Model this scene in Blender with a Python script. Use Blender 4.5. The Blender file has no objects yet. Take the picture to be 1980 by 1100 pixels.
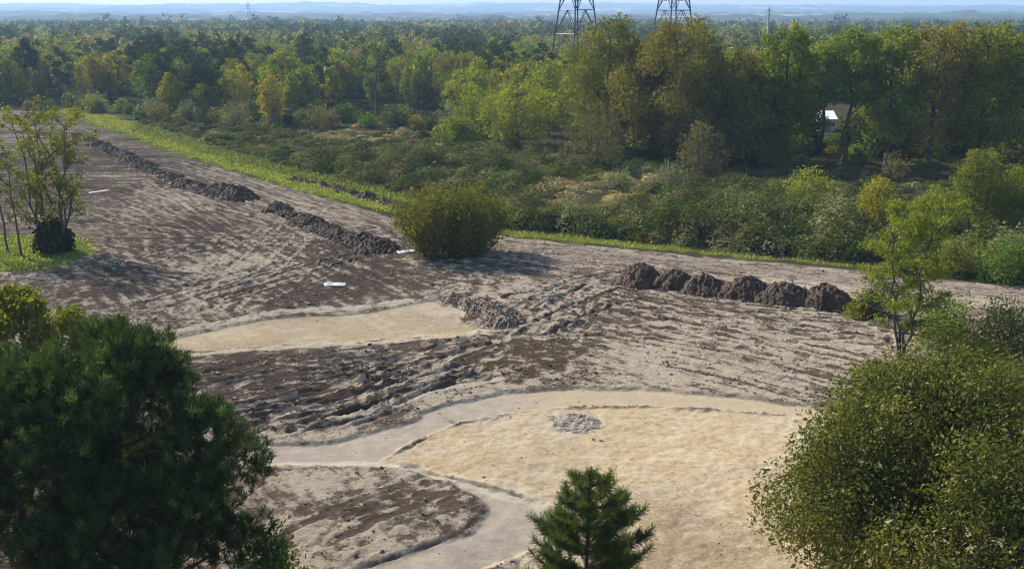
import bpy, math
import numpy as np
R = math.radians
scene = bpy.context.scene
# ------------------------------------------------------------------ camera
CAM_H = 20.0
PITCH = R(13.76)
F_PX, CX, CY = 2123.0, 990.0, 550.0          # photo is 1980 x 1100
cam_d = bpy.data.cameras.new('camera')
cam = bpy.data.objects.new('camera', cam_d)
scene.collection.objects.link(cam)
cam.location = (0, 0, CAM_H)
cam.rotation_euler = (math.pi / 2 - PITCH, 0, 0)
cam_d.sensor_width = 36.0
cam_d.lens = 36.0 * F_PX / 1980.0
cam_d.clip_start = 0.5
cam_d.clip_end = 30000
scene.camera = cam
# ------------------------------------------------------------------ world, sun, exposure
SUN_EL = R(36.0)
SUN_AZ = math.atan2(-0.74, 0.67)              # clockwise from +Y: behind and to the left
world = bpy.data.worlds.new('World')
scene.world = world
world.use_nodes = True
wn, wl = world.node_tree.nodes, world.node_tree.links
bg = wn['Background']
sky = wn.new('ShaderNodeTexSky')
sky.sky_type = 'NISHITA'
sky.sun_disc = False
sky.sun_elevation = SUN_EL
sky.sun_rotation = SUN_AZ
sky.air_density = 1.0
sky.dust_density = 1.2
sky.ozone_density = 1.5
wl.new(sky.outputs['Color'], bg.inputs['Color'])
bg.inputs['Strength'].default_value = 0.11
sun_d = bpy.data.lights.new('sun', 'SUN')
sun_d.energy = 4.8
sun_d.angle = R(0.53)
sun_d.color = (1.0, 0.92, 0.80)
sun = bpy.data.objects.new('sun', sun_d)
scene.collection.objects.link(sun)
sun.rotation_euler = (math.pi / 2 - SUN_EL, 0, math.pi - SUN_AZ)
scene.view_settings.view_transform = 'Standard'
scene.view_settings.look = 'None'
scene.view_settings.exposure = 0.95
scene.view_settings.gamma = 1.0
scene.cycles.use_denoising = True
scene.cycles.use_adaptive_sampling = False
scene.cycles.filter_width = 1.1
scene.cycles.max_bounces = 6
scene.cycles.diffuse_bounces = 2
scene.cycles.transmission_bounces = 3
scene.cycles.transparent_max_bounces = 4
scene.cycles.volume_bounces = 0
HAZE_DENSITY = 0.00018
HAZE_COLOR = (0.43, 0.65, 1.0)

# ------------------------------------------------------------------ photo pixel -> place
_cp, _sp = math.cos(PITCH), math.sin(PITCH)
def ray(px, py):
    xr, yr = (px - CX) / F_PX, (CY - py) / F_PX
    return xr, _cp + yr * _sp, -_sp + yr * _cp
def G(px, py):
    """ground point seen at a photo pixel"""
    x, y, z = ray(px, max(py, 33))
    t = -CAM_H / z
    return np.array([t * x, t * y])
def top_z(py, Y):
    x, y, z = ray(CX, py)
    return CAM_H + z / y * Y
def depth_at(Y, z=0.0):
    return Y * _cp - (z - CAM_H) * _sp
def wid(wpx, Y, z=0.0):
    return wpx / F_PX * depth_at(Y, z)
def GP(pts):
    return np.array([G(*p) for p in pts])

# ------------------------------------------------------------------ numpy noise
def _hash(ix, iy, seed):
    h = ix.astype(np.uint32) * np.uint32(374761393) + iy.astype(np.uint32) * np.uint32(668265263) + np.uint32((seed * 1274126177) & 0xffffffff)
    h = (h ^ (h >> np.uint32(13))) * np.uint32(1274126177)
    return h ^ (h >> np.uint32(16))
def perlin(x, y, seed=0):
    x0 = np.floor(x).astype(np.int64); y0 = np.floor(y).astype(np.int64)
    fx = x - x0; fy = y - y0
    u = fx * fx * fx * (fx * (fx * 6 - 15) + 10); v = fy * fy * fy * (fy * (fy * 6 - 15) + 10)
    def g(i, j):
        a = _hash(x0 + i, y0 + j, seed).astype(np.float64) * (2 * math.pi / 4294967296.0)
        return np.cos(a) * (fx - i) + np.sin(a) * (fy - j)
    a = g(0, 0); b = g(1, 0); c = g(0, 1); d = g(1, 1)
    a = a + u * (b - a); c = c + u * (d - c)
    return (a + v * (c - a)) * 1.5
def fbm(x, y, seed=0, o=3, gain=0.5):
    s = 0; a = 1.0; f = 1.0
    for k in range(o):
        s = s + a * perlin(x * f + k * 17.3, y * f - k * 9.1, seed + k)
        a *= gain; f *= 2.03
    return s
def ss(e0, e1, x):
    t = np.clip((x - e0) / (e1 - e0), 0, 1)
    return t * t * (3 - 2 * t)
def streak(x, y, deg, lx, ly, seed, o=3):
    a = R(deg); c, s = math.cos(a), math.sin(a)
    u = x * c + y * s; v = -x * s + y * c
    v = v + 0.8 * ly * perlin(u / (lx * 1.2), v / (lx * .6), seed + 50)
    return fbm(u / lx, v / ly, seed, o)
def sdf_poly(x, y, P):
    """signed distance to polygon, negative inside"""
    d2 = np.full(x.shape, 1e18); inside = np.zeros(x.shape, bool)
    n = len(P)
    for i in range(n):
        ax, ay = P[i]; bx, by = P[(i + 1) % n]
        ex, ey = bx - ax, by - ay
        wx, wy = x - ax, y - ay
        t = np.clip((wx * ex + wy * ey) / (ex * ex + ey * ey + 1e-12), 0, 1)
        d2 = np.minimum(d2, (wx - ex * t) ** 2 + (wy - ey * t) ** 2)
        cond = ((ay <= y) & (by > y)) | ((by <= y) & (ay > y))
        xi = ax + (y - ay) / (by - ay + 1e-12) * ex
        inside ^= cond & (x < xi)
    d = np.sqrt(d2)
    return np.where(inside, -d, d)
def dist_line(x, y, P):
    """unsigned distance, arc position, side sign"""
    best = np.full(x.shape, 1e18); arc = np.zeros(x.shape); side = np.ones(x.shape); s0 = 0
    for i in range(len(P) - 1):
        ax, ay = P[i]; bx, by = P[i + 1]
        ex, ey = bx - ax, by - ay
        L = math.hypot(ex, ey)
        wx, wy = x - ax, y - ay
        t = np.clip((wx * ex + wy * ey) / (L * L), 0, 1)
        d = (wx - ex * t) ** 2 + (wy - ey * t) ** 2
        m = d < best
        best = np.where(m, d, best); arc = np.where(m, s0 + t * L, arc)
        side = np.where(m, np.sign(ex * wy - ey * wx), side)
        s0 += L
    return np.sqrt(best), arc, side
def smooth_line(P, n=6):
    P = np.asarray(P, float)
    Q = np.vstack([2 * P[0] - P[1], P, 2 * P[-1] - P[-2]])
    out = []
    for i in range(1, len(Q) - 2):
        for k in range(n):
            t = k / n
            out.append(0.5 * ((2 * Q[i]) + (-Q[i - 1] + Q[i + 1]) * t + (2 * Q[i - 1] - 5 * Q[i] + 4 * Q[i + 1] - Q[i + 2]) * t * t + (-Q[i - 1] + 3 * Q[i] - 3 * Q[i + 1] + Q[i + 2]) * t ** 3))
    out.append(Q[-2])
    return np.array(out)

# ------------------------------------------------------------------ mesh helpers
def make_mesh(name, V, Q, mat, smooth=False, attrs=None):
    V = np.asarray(V, np.float32); Q = np.asarray(Q, np.int32)
    me = bpy.data.meshes.new(name)
    me.vertices.add(len(V)); me.vertices.foreach_set('co', V.ravel())
    me.loops.add(Q.size); me.loops.foreach_set('vertex_index', Q.ravel())
    me.polygons.add(len(Q)); me.polygons.foreach_set('loop_start', np.arange(0, Q.size, Q.shape[1], dtype=np.int32))
    me.polygons.foreach_set('use_smooth', np.full(len(Q), smooth, bool))
    if attrs:
        for an, col in attrs.items():
            a = me.attributes.new(an, 'FLOAT_COLOR', 'POINT')
            a.data.foreach_set('color', np.asarray(col, np.float32).ravel())
    me.update(calc_edges=True)
    if mat is not None:
        me.materials.append(mat)
    return me
def link(name, me, parent=None, loc=(0, 0, 0)):
    o = bpy.data.objects.new(name, me)
    scene.collection.objects.link(o)
    if parent is not None:
        o.parent = parent
    o.location = loc
    return o
def tag(o, label=None, cat=None, group=None, kind=None):
    for k, v in (('label', label), ('category', cat), ('group', group), ('kind', kind)):
        if v:
            o[k] = v
    return o
def empty(name, loc, label, cat, group=None):
    o = bpy.data.objects.new(name, None)
    o.empty_display_size = 0.5
    scene.collection.objects.link(o)
    o.location = loc
    return tag(o, label, cat, group)
class MB:
    """collects quad pieces into one mesh"""
    def __init__(s): s.V = []; s.Q = []; s.n = 0
    def add(s, V, Q):
        s.V.append(np.asarray(V, float)); s.Q.append(np.asarray(Q) + s.n); s.n += len(V)
    def get(s): return np.vstack(s.V), np.vstack(s.Q)
    def box(s, c, size, rz=0.0):
        x, y, z = np.array(size) / 2
        V = np.array([[-x, -y, -z], [x, -y, -z], [x, y, -z], [-x, y, -z], [-x, -y, z], [x, -y, z], [x, y, z], [-x, y, z]])
        c_, s_ = math.cos(rz), math.sin(rz)
        V = np.stack([V[:, 0] * c_ - V[:, 1] * s_, V[:, 0] * s_ + V[:, 1] * c_, V[:, 2]], 1) + np.array(c)
        s.add(V, [[0, 3, 2, 1], [4, 5, 6, 7], [0, 1, 5, 4], [1, 2, 6, 5], [2, 3, 7, 6], [3, 0, 4, 7]])
    def tube(s, path, rad, k=6):
        s.add(*tube(path, rad, k))
    def bar(s, a, b, r, k=4):
        s.add(*tube([a, b], [r, r], k))
def tube(path, rad, k=6):
    P = np.asarray(path, float); n = len(P)
    rad = np.broadcast_to(np.asarray(rad, float), (n,))
    T = np.gradient(P, axis=0) if n > 2 else np.repeat((P[1] - P[0])[None], 2, 0)
    T = T / (np.linalg.norm(T, axis=1, keepdims=True) + 1e-9)
    ref = np.array([0, 0, 1.0]) if abs(T[0, 2]) < 0.9 else np.array([1.0, 0, 0])
    A = np.cross(T, ref); A /= np.linalg.norm(A, axis=1, keepdims=True) + 1e-9
    B = np.cross(T, A)
    th = np.arange(k) * 2 * math.pi / k
    V = (P[:, None] + rad[:, None, None] * (np.cos(th)[None, :, None] * A[:, None] + np.sin(th)[None, :, None] * B[:, None])).reshape(-1, 3)
    Q = []
    for i in range(n - 1):
        for j in range(k):
            Q.append([i * k + j, i * k + (j + 1) % k, (i + 1) * k + (j + 1) % k, (i + 1) * k + j])
    if k == 4:
        Q.append([3, 2, 1, 0]); Q.append([(n - 1) * 4 + j for j in range(4)])
    return V, np.array(Q)
def unit(v):
    return v / (np.linalg.norm(v, axis=-1, keepdims=True) + 1e-9)
def leaves(rng, P, size, aspect=0.55, N=None, rand=0.8, var=0.35):
    """one small pointed leaf quad per point; N = preferred facing"""
    n = len(P)
    nn = unit(rng.normal(size=(n, 3)))
    if N is not None:
        nn = unit(nn * rand + N)
    t = unit(np.cross(nn, unit(rng.normal(size=(n, 3)))))
    b = np.cross(nn, t)
    s = size * np.exp(rng.normal(size=(n, 1)) * var) * 0.5
    V = np.stack([P - t * s, P - b * s * aspect + nn * s * .12, P + t * s, P + b * s * aspect + nn * s * .12], 1).reshape(-1, 3)
    return V, np.arange(4 * n).reshape(-1, 4)
def needles(rng, P, D, length, width):
    n = len(P)
    D = unit(D)
    b = unit(np.cross(D, rng.normal(size=(n, 3))))
    L = length * rng.uniform(.7, 1.2, (n, 1))
    V = np.stack([P - b * width * .35, P + b * width * .35, P + D * L + b * width * .5, P + D * L - b * width * .5], 1).reshape(-1, 3)
    return V, np.arange(4 * n).reshape(-1, 4)

# ------------------------------------------------------------------ materials
def new_mat(name):
    m = bpy.data.materials.new(name); m.use_nodes = True
    nt = m.node_tree
    for n in list(nt.nodes): nt.nodes.remove(n)
    out = nt.nodes.new('ShaderNodeOutputMaterial')
    return m, nt, out
def mix_rgb(nt, fac, a, b, blend='MIX'):
    n = nt.nodes.new('ShaderNodeMix'); n.data_type = 'RGBA'; n.blend_type = blend
    for sock, v in ((n.inputs[0], fac), (n.inputs[6], a), (n.inputs[7], b)):
        if isinstance(v, (int, float)): sock.default_value = v
        elif isinstance(v, tuple): sock.default_value = (*v, 1.0) if len(v) == 3 else v
        else: nt.links.new(v, sock)
    return n.outputs[2]
def math_n(nt, op, a, b=0.0, c=None):
    n = nt.nodes.new('ShaderNodeMath'); n.operation = op
    for i, v in enumerate((a, b, c)):
        if v is None: continue
        if isinstance(v, (int, float)): n.inputs[i].default_value = v
        else: nt.links.new(v, n.inputs[i])
    return n.outputs[0]
def ramp_n(nt, v, a, b):
    n = nt.nodes.new('ShaderNodeMapRange'); n.inputs[1].default_value = a; n.inputs[2].default_value = b
    nt.links.new(v, n.inputs[0]); n.clamp = True
    return n.outputs[0]
def noise_n(nt, vec, scale, detail=4, rough=0.55):
    n = nt.nodes.new('ShaderNodeTexNoise'); n.inputs['Scale'].default_value = scale
    n.inputs['Detail'].default_value = detail; n.inputs['Roughness'].default_value = rough
    nt.links.new(vec, n.inputs['Vector'])
    return n.outputs['Fac']
def foliage(name, c1, c2, c3=None, trans=0.35, tint=0.25, attr=None, gloss=0.0, clump=0.6, k=1.35):
    """leaf material: c1..c2 per leaf, c3 in clumps, brightness per tree; light passes through"""
    c1, c2 = tuple(k * v for v in c1), tuple(k * v for v in c2)
    c3 = c3 and tuple(k * v for v in c3)
    m, nt, out = new_mat(name)
    N, L = nt.nodes, nt.links
    geo = N.new('ShaderNodeNewGeometry'); oi = N.new('ShaderNodeObjectInfo'); tc = N.new('ShaderNodeTexCoord')
    col = mix_rgb(nt, geo.outputs['Random Per Island'], c1, c2)
    if c3 is not None:
        f = ramp_n(nt, noise_n(nt, tc.outputs['Object'], clump, 2), 0.42, 0.66)
        col = mix_rgb(nt, f, col, c3)
    if attr:
        at = N.new('ShaderNodeAttribute'); at.attribute_name = attr
        col = mix_rgb(nt, 1.0, col, at.outputs['Color'], 'MULTIPLY')
    hsv = N.new('ShaderNodeHueSaturation')
    L.new(col, hsv.inputs['Color'])
    L.new(math_n(nt, 'MULTIPLY_ADD', oi.outputs['Random'], 2 * tint, 1 - tint), hsv.inputs['Value'])
    L.new(math_n(nt, 'MULTIPLY_ADD', oi.outputs['Random'], -0.05 * tint * 4, 0.5 + 0.025 * tint * 4), hsv.inputs['Hue'])
    col = hsv.outputs['Color']
    d = N.new('ShaderNodeBsdfDiffuse'); t = N.new('ShaderNodeBsdfTranslucent'); mx = N.new('ShaderNodeMixShader')
    L.new(col, d.inputs['Color'])
    tcol = mix_rgb(nt, 1.0, col, (1.25, 1.2, 0.55), 'MULTIPLY')
    L.new(tcol, t.inputs['Color'])
    mx.inputs[0].default_value = trans
    L.new(d.outputs[0], mx.inputs[1]); L.new(t.outputs[0], mx.inputs[2])
    res = mx.outputs[0]
    if gloss > 0:
        g = N.new('ShaderNodeBsdfGlossy'); g.inputs['Roughness'].default_value = 0.42
        g.inputs['Color'].default_value = (.8, .85, .85, 1)
        m2 = N.new('ShaderNodeMixShader'); m2.inputs[0].default_value = gloss
        L.new(res, m2.inputs[1]); L.new(g.outputs[0], m2.inputs[2]); res = m2.outputs[0]
    L.new(res, out.inputs['Surface'])
    return m
def simple(name, c1, c2, scale=3.0, rough=0.8, metal=0.0, bump=0.0, detail=5, coord='Object'):
    m, nt, out = new_mat(name)
    N, L = nt.nodes, nt.links
    tc = N.new('ShaderNodeTexCoord')
    f = noise_n(nt, tc.outputs[coord], scale, detail)
    col = mix_rgb(nt, ramp_n(nt, f, .35, .65), c1, c2)
    p = N.new('ShaderNodeBsdfPrincipled')
    L.new(col, p.inputs['Base Color']); p.inputs['Roughness'].default_value = rough; p.inputs['Metallic'].default_value = metal
    if bump:
        b = N.new('ShaderNodeBump'); b.inputs['Strength'].default_value = bump; b.inputs['Distance'].default_value = 0.1
        L.new(noise_n(nt, tc.outputs[coord], scale * 2.2, 6), b.inputs['Height']); L.new(b.outputs[0], p.inputs['Normal'])
    L.new(p.outputs[0], out.inputs['Surface'])
    return m
M = {}
M['bark'] = simple('bark', (.040, .033, .025), (.095, .08, .062), 4, .9, 0, .6)
M['bark_grey'] = simple('bark_grey', (.12, .11, .09), (.24, .22, .18), 4, .9, 0, .5)
M['bark_pine'] = simple('bark_pine', (.07, .045, .033), (.15, .10, .075), 4, .9, 0, .6)
M['steel'] = simple('steel', (.07, .085, .09), (.12, .13, .14), .6, .6, .5)
M['soil_heap'] = simple('soil_heap', (.027, .016, .009), (.080, .050, .029), 1.6, .95, 0, 1.0, 8)
M['soil_grey'] = simple('soil_grey', (.075, .055, .037), (.26, .20, .14), 1.8, .95, 0, 1.0, 8)
M['clod'] = simple('clod', (.065, .048, .036), (.19, .145, .11), 1.1, .95, 0, .6)
M['ash'] = simple('ash', (.11, .095, .075), (.26, .225, .18), 1.8, .95, 0, 1.0, 8)
M['white_sheet'] = simple('white_sheet', (.17, .18, .20), (.42, .43, .44), 3, .5)
M['plank'] = simple('plank', (.30, .27, .23), (.45, .41, .36), 2, .8)
M['white_wall'] = simple('white_wall', (.74, .74, .72), (.82, .82, .8), .6, .8)
M['white_roof'] = simple('white_roof', (.72, .74, .76), (.84, .85, .86), .4, .45)
M['dark_glass'] = simple('dark_glass', (.03, .035, .04), (.05, .055, .06), 1, .15)
M['concrete'] = simple('concrete', (.30, .32, .33), (.42, .43, .43), 1.5, .85)
M['red_paint'] = simple('red_paint', (.55, .10, .07), (.62, .16, .11), 2, .6)
# foliage palettes
M['pine_near'] = foliage('pine_near', (.016, .031, .011), (.052, .080, .021), (.029, .048, .015), .26, .05, gloss=.012, attr='tint')
M['pine_young'] = foliage('pine_young', (.032, .052, .014), (.098, .122, .030), (.06, .08, .02), .30, .05, gloss=.012)
M['oak_near'] = foliage('oak_near', (.031, .045, .009), (.098, .108, .018), (.112, .108, .019), .38, .06, gloss=.014, clump=.35)
M['lime'] = foliage('lime', (.085, .125, .016), (.15, .185, .026), (.16, .165, .024), .42, .15, k=1.4)
M['sapling'] = foliage('sapling', (.085, .125, .020), (.16, .20, .038), (.16, .165, .03), .42, .1)
M['yellow'] = foliage('yellow', (.20, .19, .020), (.30, .26, .030), (.15, .17, .02), .40, .2, k=1.15)
M['olive'] = foliage('olive', (.060, .078, .016), (.115, .120, .025), (.14, .115, .025), .32, .22, k=1.7)
M['olivebrown'] = foliage('olivebrown', (.056, .066, .016), (.100, .104, .024), (.105, .090, .022), .32, .22, k=1.7)
M['green'] = foliage('green', (.048, .082, .016), (.095, .135, .024), (.10, .12, .02), .34, .22, k=1.7)
M['willow'] = foliage('willow', (.085, .098, .014), (.155, .155, .024), (.075, .095, .015), .38, .12, k=1.7)
M['bushwillow'] = foliage('bushwillow', (.052, .072, .013), (.110, .120, .022), (.10, .095, .018), .34, .1)
M['darkpine'] = foliage('darkpine', (.022, .040, .020), (.046, .068, .028), (.032, .052, .024), .20, .25)
M['darkbush'] = foliage('darkbush', (.026, .040, .015), (.055, .070, .022), (.045, .065, .02), .25, .2)
M['greybush'] = foliage('greybush', (.075, .085, .045), (.14, .145, .085), (.10, .105, .05), .28, .15, k=1.7)
M['rustbush'] = foliage('rustbush', (.070, .062, .030), (.125, .105, .052), (.09, .09, .032), .30, .15, k=1.7)
M['ivy'] = foliage('ivy', (.018, .026, .010), (.055, .060, .020), None, .12, .05, k=1.0)
M['mixed'] = foliage('mixed', (.75, .75, .75), (1.25, 1.25, 1.25), None, .36, 0, attr='tint', k=1.0)
M['heath'] = foliage('heath', (.70, .72, .7), (1.3, 1.28, 1.25), None, .26, 0, attr='tint', k=1.0)
M['grass'] = foliage('grass', (.14, .20, .020), (.25, .31, .040), (.27, .23, .09), .42, 0, clump=.45, k=1.1)
M['weeds'] = foliage('weeds', (.09, .12, .04), (.19, .22, .10), (.11, .14, .03), .36, 0, clump=.3, k=1.0)
M['ash_leaf'] = foliage('ash_leaf', (.062, .085, .016), (.125, .148, .03), (.12, .12, .024), .40, .1)
M['chestnut'] = foliage('chestnut', (.080, .098, .016), (.16, .165, .03), (.12, .13, .02), .42, .1)

# ------------------------------------------------------------------ site layout (photo outline laid on the ground)
SITE = GP([(-500, 206), (0, 213), (110, 214), (200, 247), (300, 283), (420, 322), (540, 357), (680, 398), (790, 432), (900, 448), (980, 457), (1180, 479), (1400, 500), (1650, 523), (1800, 540), (2000, 556), (2500, 600), (2700, 1500), (-1200, 1500)])
BANK = GP([(100, 214), (165, 207), (262, 240), (400, 283), (560, 328), (700, 358), (805, 385), (770, 410), (700, 400), (610, 376), (520, 350), (400, 314), (300, 279), (200, 244), (135, 226)])
BANK2 = GP([(960, 444), (1080, 455), (1200, 466), (1400, 488), (1650, 511), (1900, 530), (1900, 540), (1650, 515), (1400, 494), (1180, 474), (970, 455)])
LAWN = GP([(-120, 452), (60, 458), (150, 462), (185, 480), (150, 500), (100, 522), (40, 528), (-140, 520)])
TRACK = GP([(985, 468), (1180, 485), (1400, 505), (1650, 528), (1850, 547), (2100, 570), (2100, 592), (1850, 575), (1650, 556), (1450, 528), (1250, 508), (1080, 505), (960, 488)])
POOL_UP = GP(smooth_line([(305, 660), (420, 630), (560, 609), (700, 601), (800, 582), (880, 574), (905, 590), (890, 618), (948, 630), (870, 640), (700, 652), (500, 668), (340, 680)], 4)[:-1])
POOL_LOW = GP(smooth_line([(752, 888), (830, 842), (900, 816), (1000, 797), (1120, 786), (1250, 784), (1400, 792), (1560, 806), (1760, 840), (1900, 930), (1800, 1150), (1350, 1250), (1020, 1160), (985, 1080), (1080, 1020), (1045, 968), (900, 929), (810, 905)], 4)[:-1])
PATH = GP(smooth_line([(430, 862), (520, 858), (640, 852), (760, 824), (860, 785), (980, 756), (1150, 748), (1350, 758), (1570, 782), (1700, 810), (1690, 835), (1560, 806), (1400, 791), (1250, 783), (1120, 785), (1000, 796), (900, 815), (830, 841), (752, 887), (810, 906), (900, 930), (1045, 968), (1080, 1020), (985, 1065), (880, 1110), (780, 1180), (560, 1200), (660, 1112), (790, 1068), (890, 1024), (935, 985), (920, 955), (830, 921), (740, 903), (520, 900), (430, 896)], 4)[:-1])
PATCH = GP([(1375, 1105), (1410, 1062), (1450, 1040), (1520, 1030), (1620, 1100), (1500, 1250), (1330, 1200)])
LOW_ISLAND = GP([(400, 905), (520, 903), (740, 905), (830, 923), (918, 957), (932, 985), (888, 1022), (788, 1066), (655, 1112), (500, 1200), (250, 1100)])
PEAT = GP([(925, 690), (1000, 650), (1120, 640), (1168, 655), (1160, 735), (1050, 742), (940, 735)])
# (px, py, rx, ry, bias)  pale > 0, dark < 0
BLOBS = [(1450, 690, 300, 80, .22), (1300, 725, 200, 45, .25), (1560, 640, 200, 60, .15), (1040, 562, 150, 26, .42), (430, 520, 150, 55, .42), (560, 440, 90, 40, .20),
         (640, 930, 150, 40, .50), (600, 1065, 200, 45, .55), (900, 770, 110, 22, .55), (620, 842, 170, 20, .70), (560, 400, 90, 30, .2), (1240, 690, 70, 40, .45), (330, 400, 120, 25, .25), (760, 590, 120, 16, .25),
         (1300, 500, 300, 20, .40), (1700, 560, 300, 30, .45), (350, 645, 120, 14, .4), (1500, 760, 120, 30, .2),
         (600, 740, 220, 70, -.42), (640, 560, 130, 40, -.50), (1060, 690, 130, 50, -.35), (250, 300, 280, 80, -.45), (400, 450, 130, 40, -.50), (600, 470, 160, 40, -.2), (300, 400, 160, 30, -.15), (240, 560, 90, 40, -.42),
         (1330, 1040, 160, 70, -.55), (1250, 960, 90, 30, -.2), (1480, 900, 60, 40, -.2), (860, 600, 40, 14, -.2), (770, 965, 110, 30, -.30), (690, 1005, 190, 22, -.42), (620, 1050, 160, 40, .1), (880, 520, 170, 22, -.30), (700, 480, 120, 40, -.2), (450, 690, 120, 40, -.25), (1180, 600, 90, 30, -.2)]
def to_world_blob(b):
    px, py, rx, ry, v = b
    c = G(px, py); Y = c[1]
    return c[0], Y, wid(rx, Y), (G(px, py - ry)[1] - G(px, py + ry)[1]) / 2, v
WBLOBS = [to_world_blob(b) for b in BLOBS]
# wheel and bucket marks pulled across the mud
TRACKS = [([(1150, 628), (1300, 660), (1480, 700), (1720, 768)], 2.0), ([(1100, 640), (1240, 640), (1450, 668), (1700, 720)], 2.0), ([(1160, 600), (1350, 612), (1700, 650)], 1.9),
          ([(1000, 575), (1150, 560), (1350, 590), (1650, 612)], 1.9), ([(960, 640), (1040, 590), (1110, 550), (1180, 535)], 1.8), ([(1040, 640), (1110, 600), (1200, 565)], 1.8),
          ([(160, 400), (330, 450), (520, 470), (680, 520), (830, 560)], 2.0), ([(190, 365), (330, 410), (520, 430), (720, 505), (940, 545)], 2.0), ([(300, 480), (470, 475), (640, 490)], 1.9),
          ([(280, 590), (420, 570), (600, 520), (760, 480)], 1.8), ([(350, 600), (420, 520), (520, 440)], 1.8), ([(230, 520), (400, 560), (560, 590)], 1.8),
          ([(440, 780), (600, 745), (780, 700), (930, 660)], 1.8), ([(460, 815), (640, 780), (820, 735), (920, 712)], 1.7), ([(420, 730), (620, 705), (900, 665)], 1.8), ([(560, 830), (700, 800), (800, 760), (910, 720)], 1.0),
          ([(690, 700), (715, 750), (730, 790)], 1.2), ([(1000, 485), (1250, 495), (1650, 540), (1990, 575)], 2.1), ([(250, 330), (420, 400), (640, 470)], 2.0), ([(60, 260), (260, 330), (420, 380), (620, 460)], 2.2)]
WTRACKS = [(smooth_line(GP(p), 8), g, (-1, 1)[i % 2] * .8) for i, (p, g) in enumerate(TRACKS)]
NT = len(WTRACKS)
def random_tracks():
    r = np.random.default_rng(12); out = []
    for n, a, b, bend in ((20, (1060, 1260, 556, 650), (1640, 1760, 600, 780), 12), (16, (370, 560, 690, 850), (860, 960, 650, 728), 10), (18, (130, 330, 330, 540), (560, 860, 440, 560), 14),
                          (8, (300, 480, 560, 610), (560, 760, 430, 500), 10), (7, (960, 1080, 600, 660), (1080, 1220, 540, 590), 6), (7, (1000, 1100, 470, 500), (1600, 1800, 530, 575), 4), (8, (60, 240, 250, 330), (420, 640, 390, 460), 8),
                          (5, (560, 700, 1000, 1090), (780, 900, 930, 1000), 8)):
        for k in range(n):
            p0 = np.array([r.uniform(a[0], a[1]), r.uniform(a[2], a[3])]); p1 = np.array([r.uniform(b[0], b[1]), r.uniform(b[2], b[3])])
            t = r.uniform(.3, .7); mid = p0 * (1 - t) + p1 * t + np.array([0, r.normal() * bend])
            if r.random() < .45: p1 = mid + (p1 - mid) * r.uniform(.1, .6)
            out.append((smooth_line(GP([p0, mid, p1]), 7), r.uniform(1.7, 2.2), r.choice([-1, 1]) * r.uniform(.4, 1.0)))
    return out
WTRACKS += random_tracks()
# narrow dug lips: (points, height, half width)
LIPS = [([(340, 690), (500, 675), (700, 659), (870, 647), (945, 634)], .06, .70), ([(315, 642), (430, 620), (560, 601), (700, 592), (790, 577)], .05, .55),
        ([(430, 900), (520, 899), (640, 899), (745, 899), (830, 915), (920, 938), (1045, 972)], .06, .48), ([(640, 812), (760, 788), (860, 755), (960, 735)], .05, .35)]
FURROWS = [([(560, 834), (640, 808), (700, 790), (800, 757), (905, 722)], .20, .20), ([(585, 826), (660, 800), (760, 764)], .16, .16), ([(620, 832), (690, 812), (735, 800)], .14, .16), ([(850, 798), (872, 812), (890, 822)], .08, .12), ([(1150, 632), (1300, 664), (1480, 702), (1690, 758)], .12, .16), ([(1165, 640), (1310, 674), (1480, 712)], .10, .14), ([(700, 705), (720, 745), (735, 780)], .10, .14),
           ([(640, 1112), (790, 1066), (890, 1024), (936, 984)], .05, .10), ([(752, 888), (790, 868), (835, 842)], .05, .10), ([(780, 905), (900, 930), (1010, 958)], .05, .10), ([(885, 572), (925, 590), (955, 612)], .22, .26), ([(905, 566), (945, 582), (985, 608)], .22, .26), ([(880, 588), (905, 600), (930, 618)], .2, .22),
           ([(520, 700), (700, 672), (900, 652)], .08, .14), ([(460, 770), (640, 730), (860, 690)], .08, .16), ([(1180, 600), (1400, 640), (1690, 690)], .08, .14), ([(1200, 590), (1450, 618), (1690, 650)], .08, .14), ([(1250, 700), (1420, 735), (1560, 775)], .08, .14), ([(1040, 620), (1120, 580), (1220, 552)], .12, .18), ([(1070, 640), (1150, 600), (1250, 575)], .12, .18), ([(1020, 600), (1080, 572), (1130, 550)], .12, .18)]
WFURROWS = [(smooth_line(GP(p), 8), h, w) for p, h, w in FURROWS]
WLIPS = [(smooth_line(GP(p), 8), h, w) for p, h, w in LIPS]
UPOLY = GP([(165, 188), (330, 200), (560, 206), (700, 204), (850, 206), (900, 225), (1080, 286), (1300, 296), (1500, 300), (1800, 304), (2200, 306), (2300, 590), (1980, 548), (1640, 505), (1400, 483), (1200, 463), (1080, 451), (985, 445), (900, 425), (800, 379), (700, 353), (560, 322), (400, 276), (262, 234)])

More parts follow.
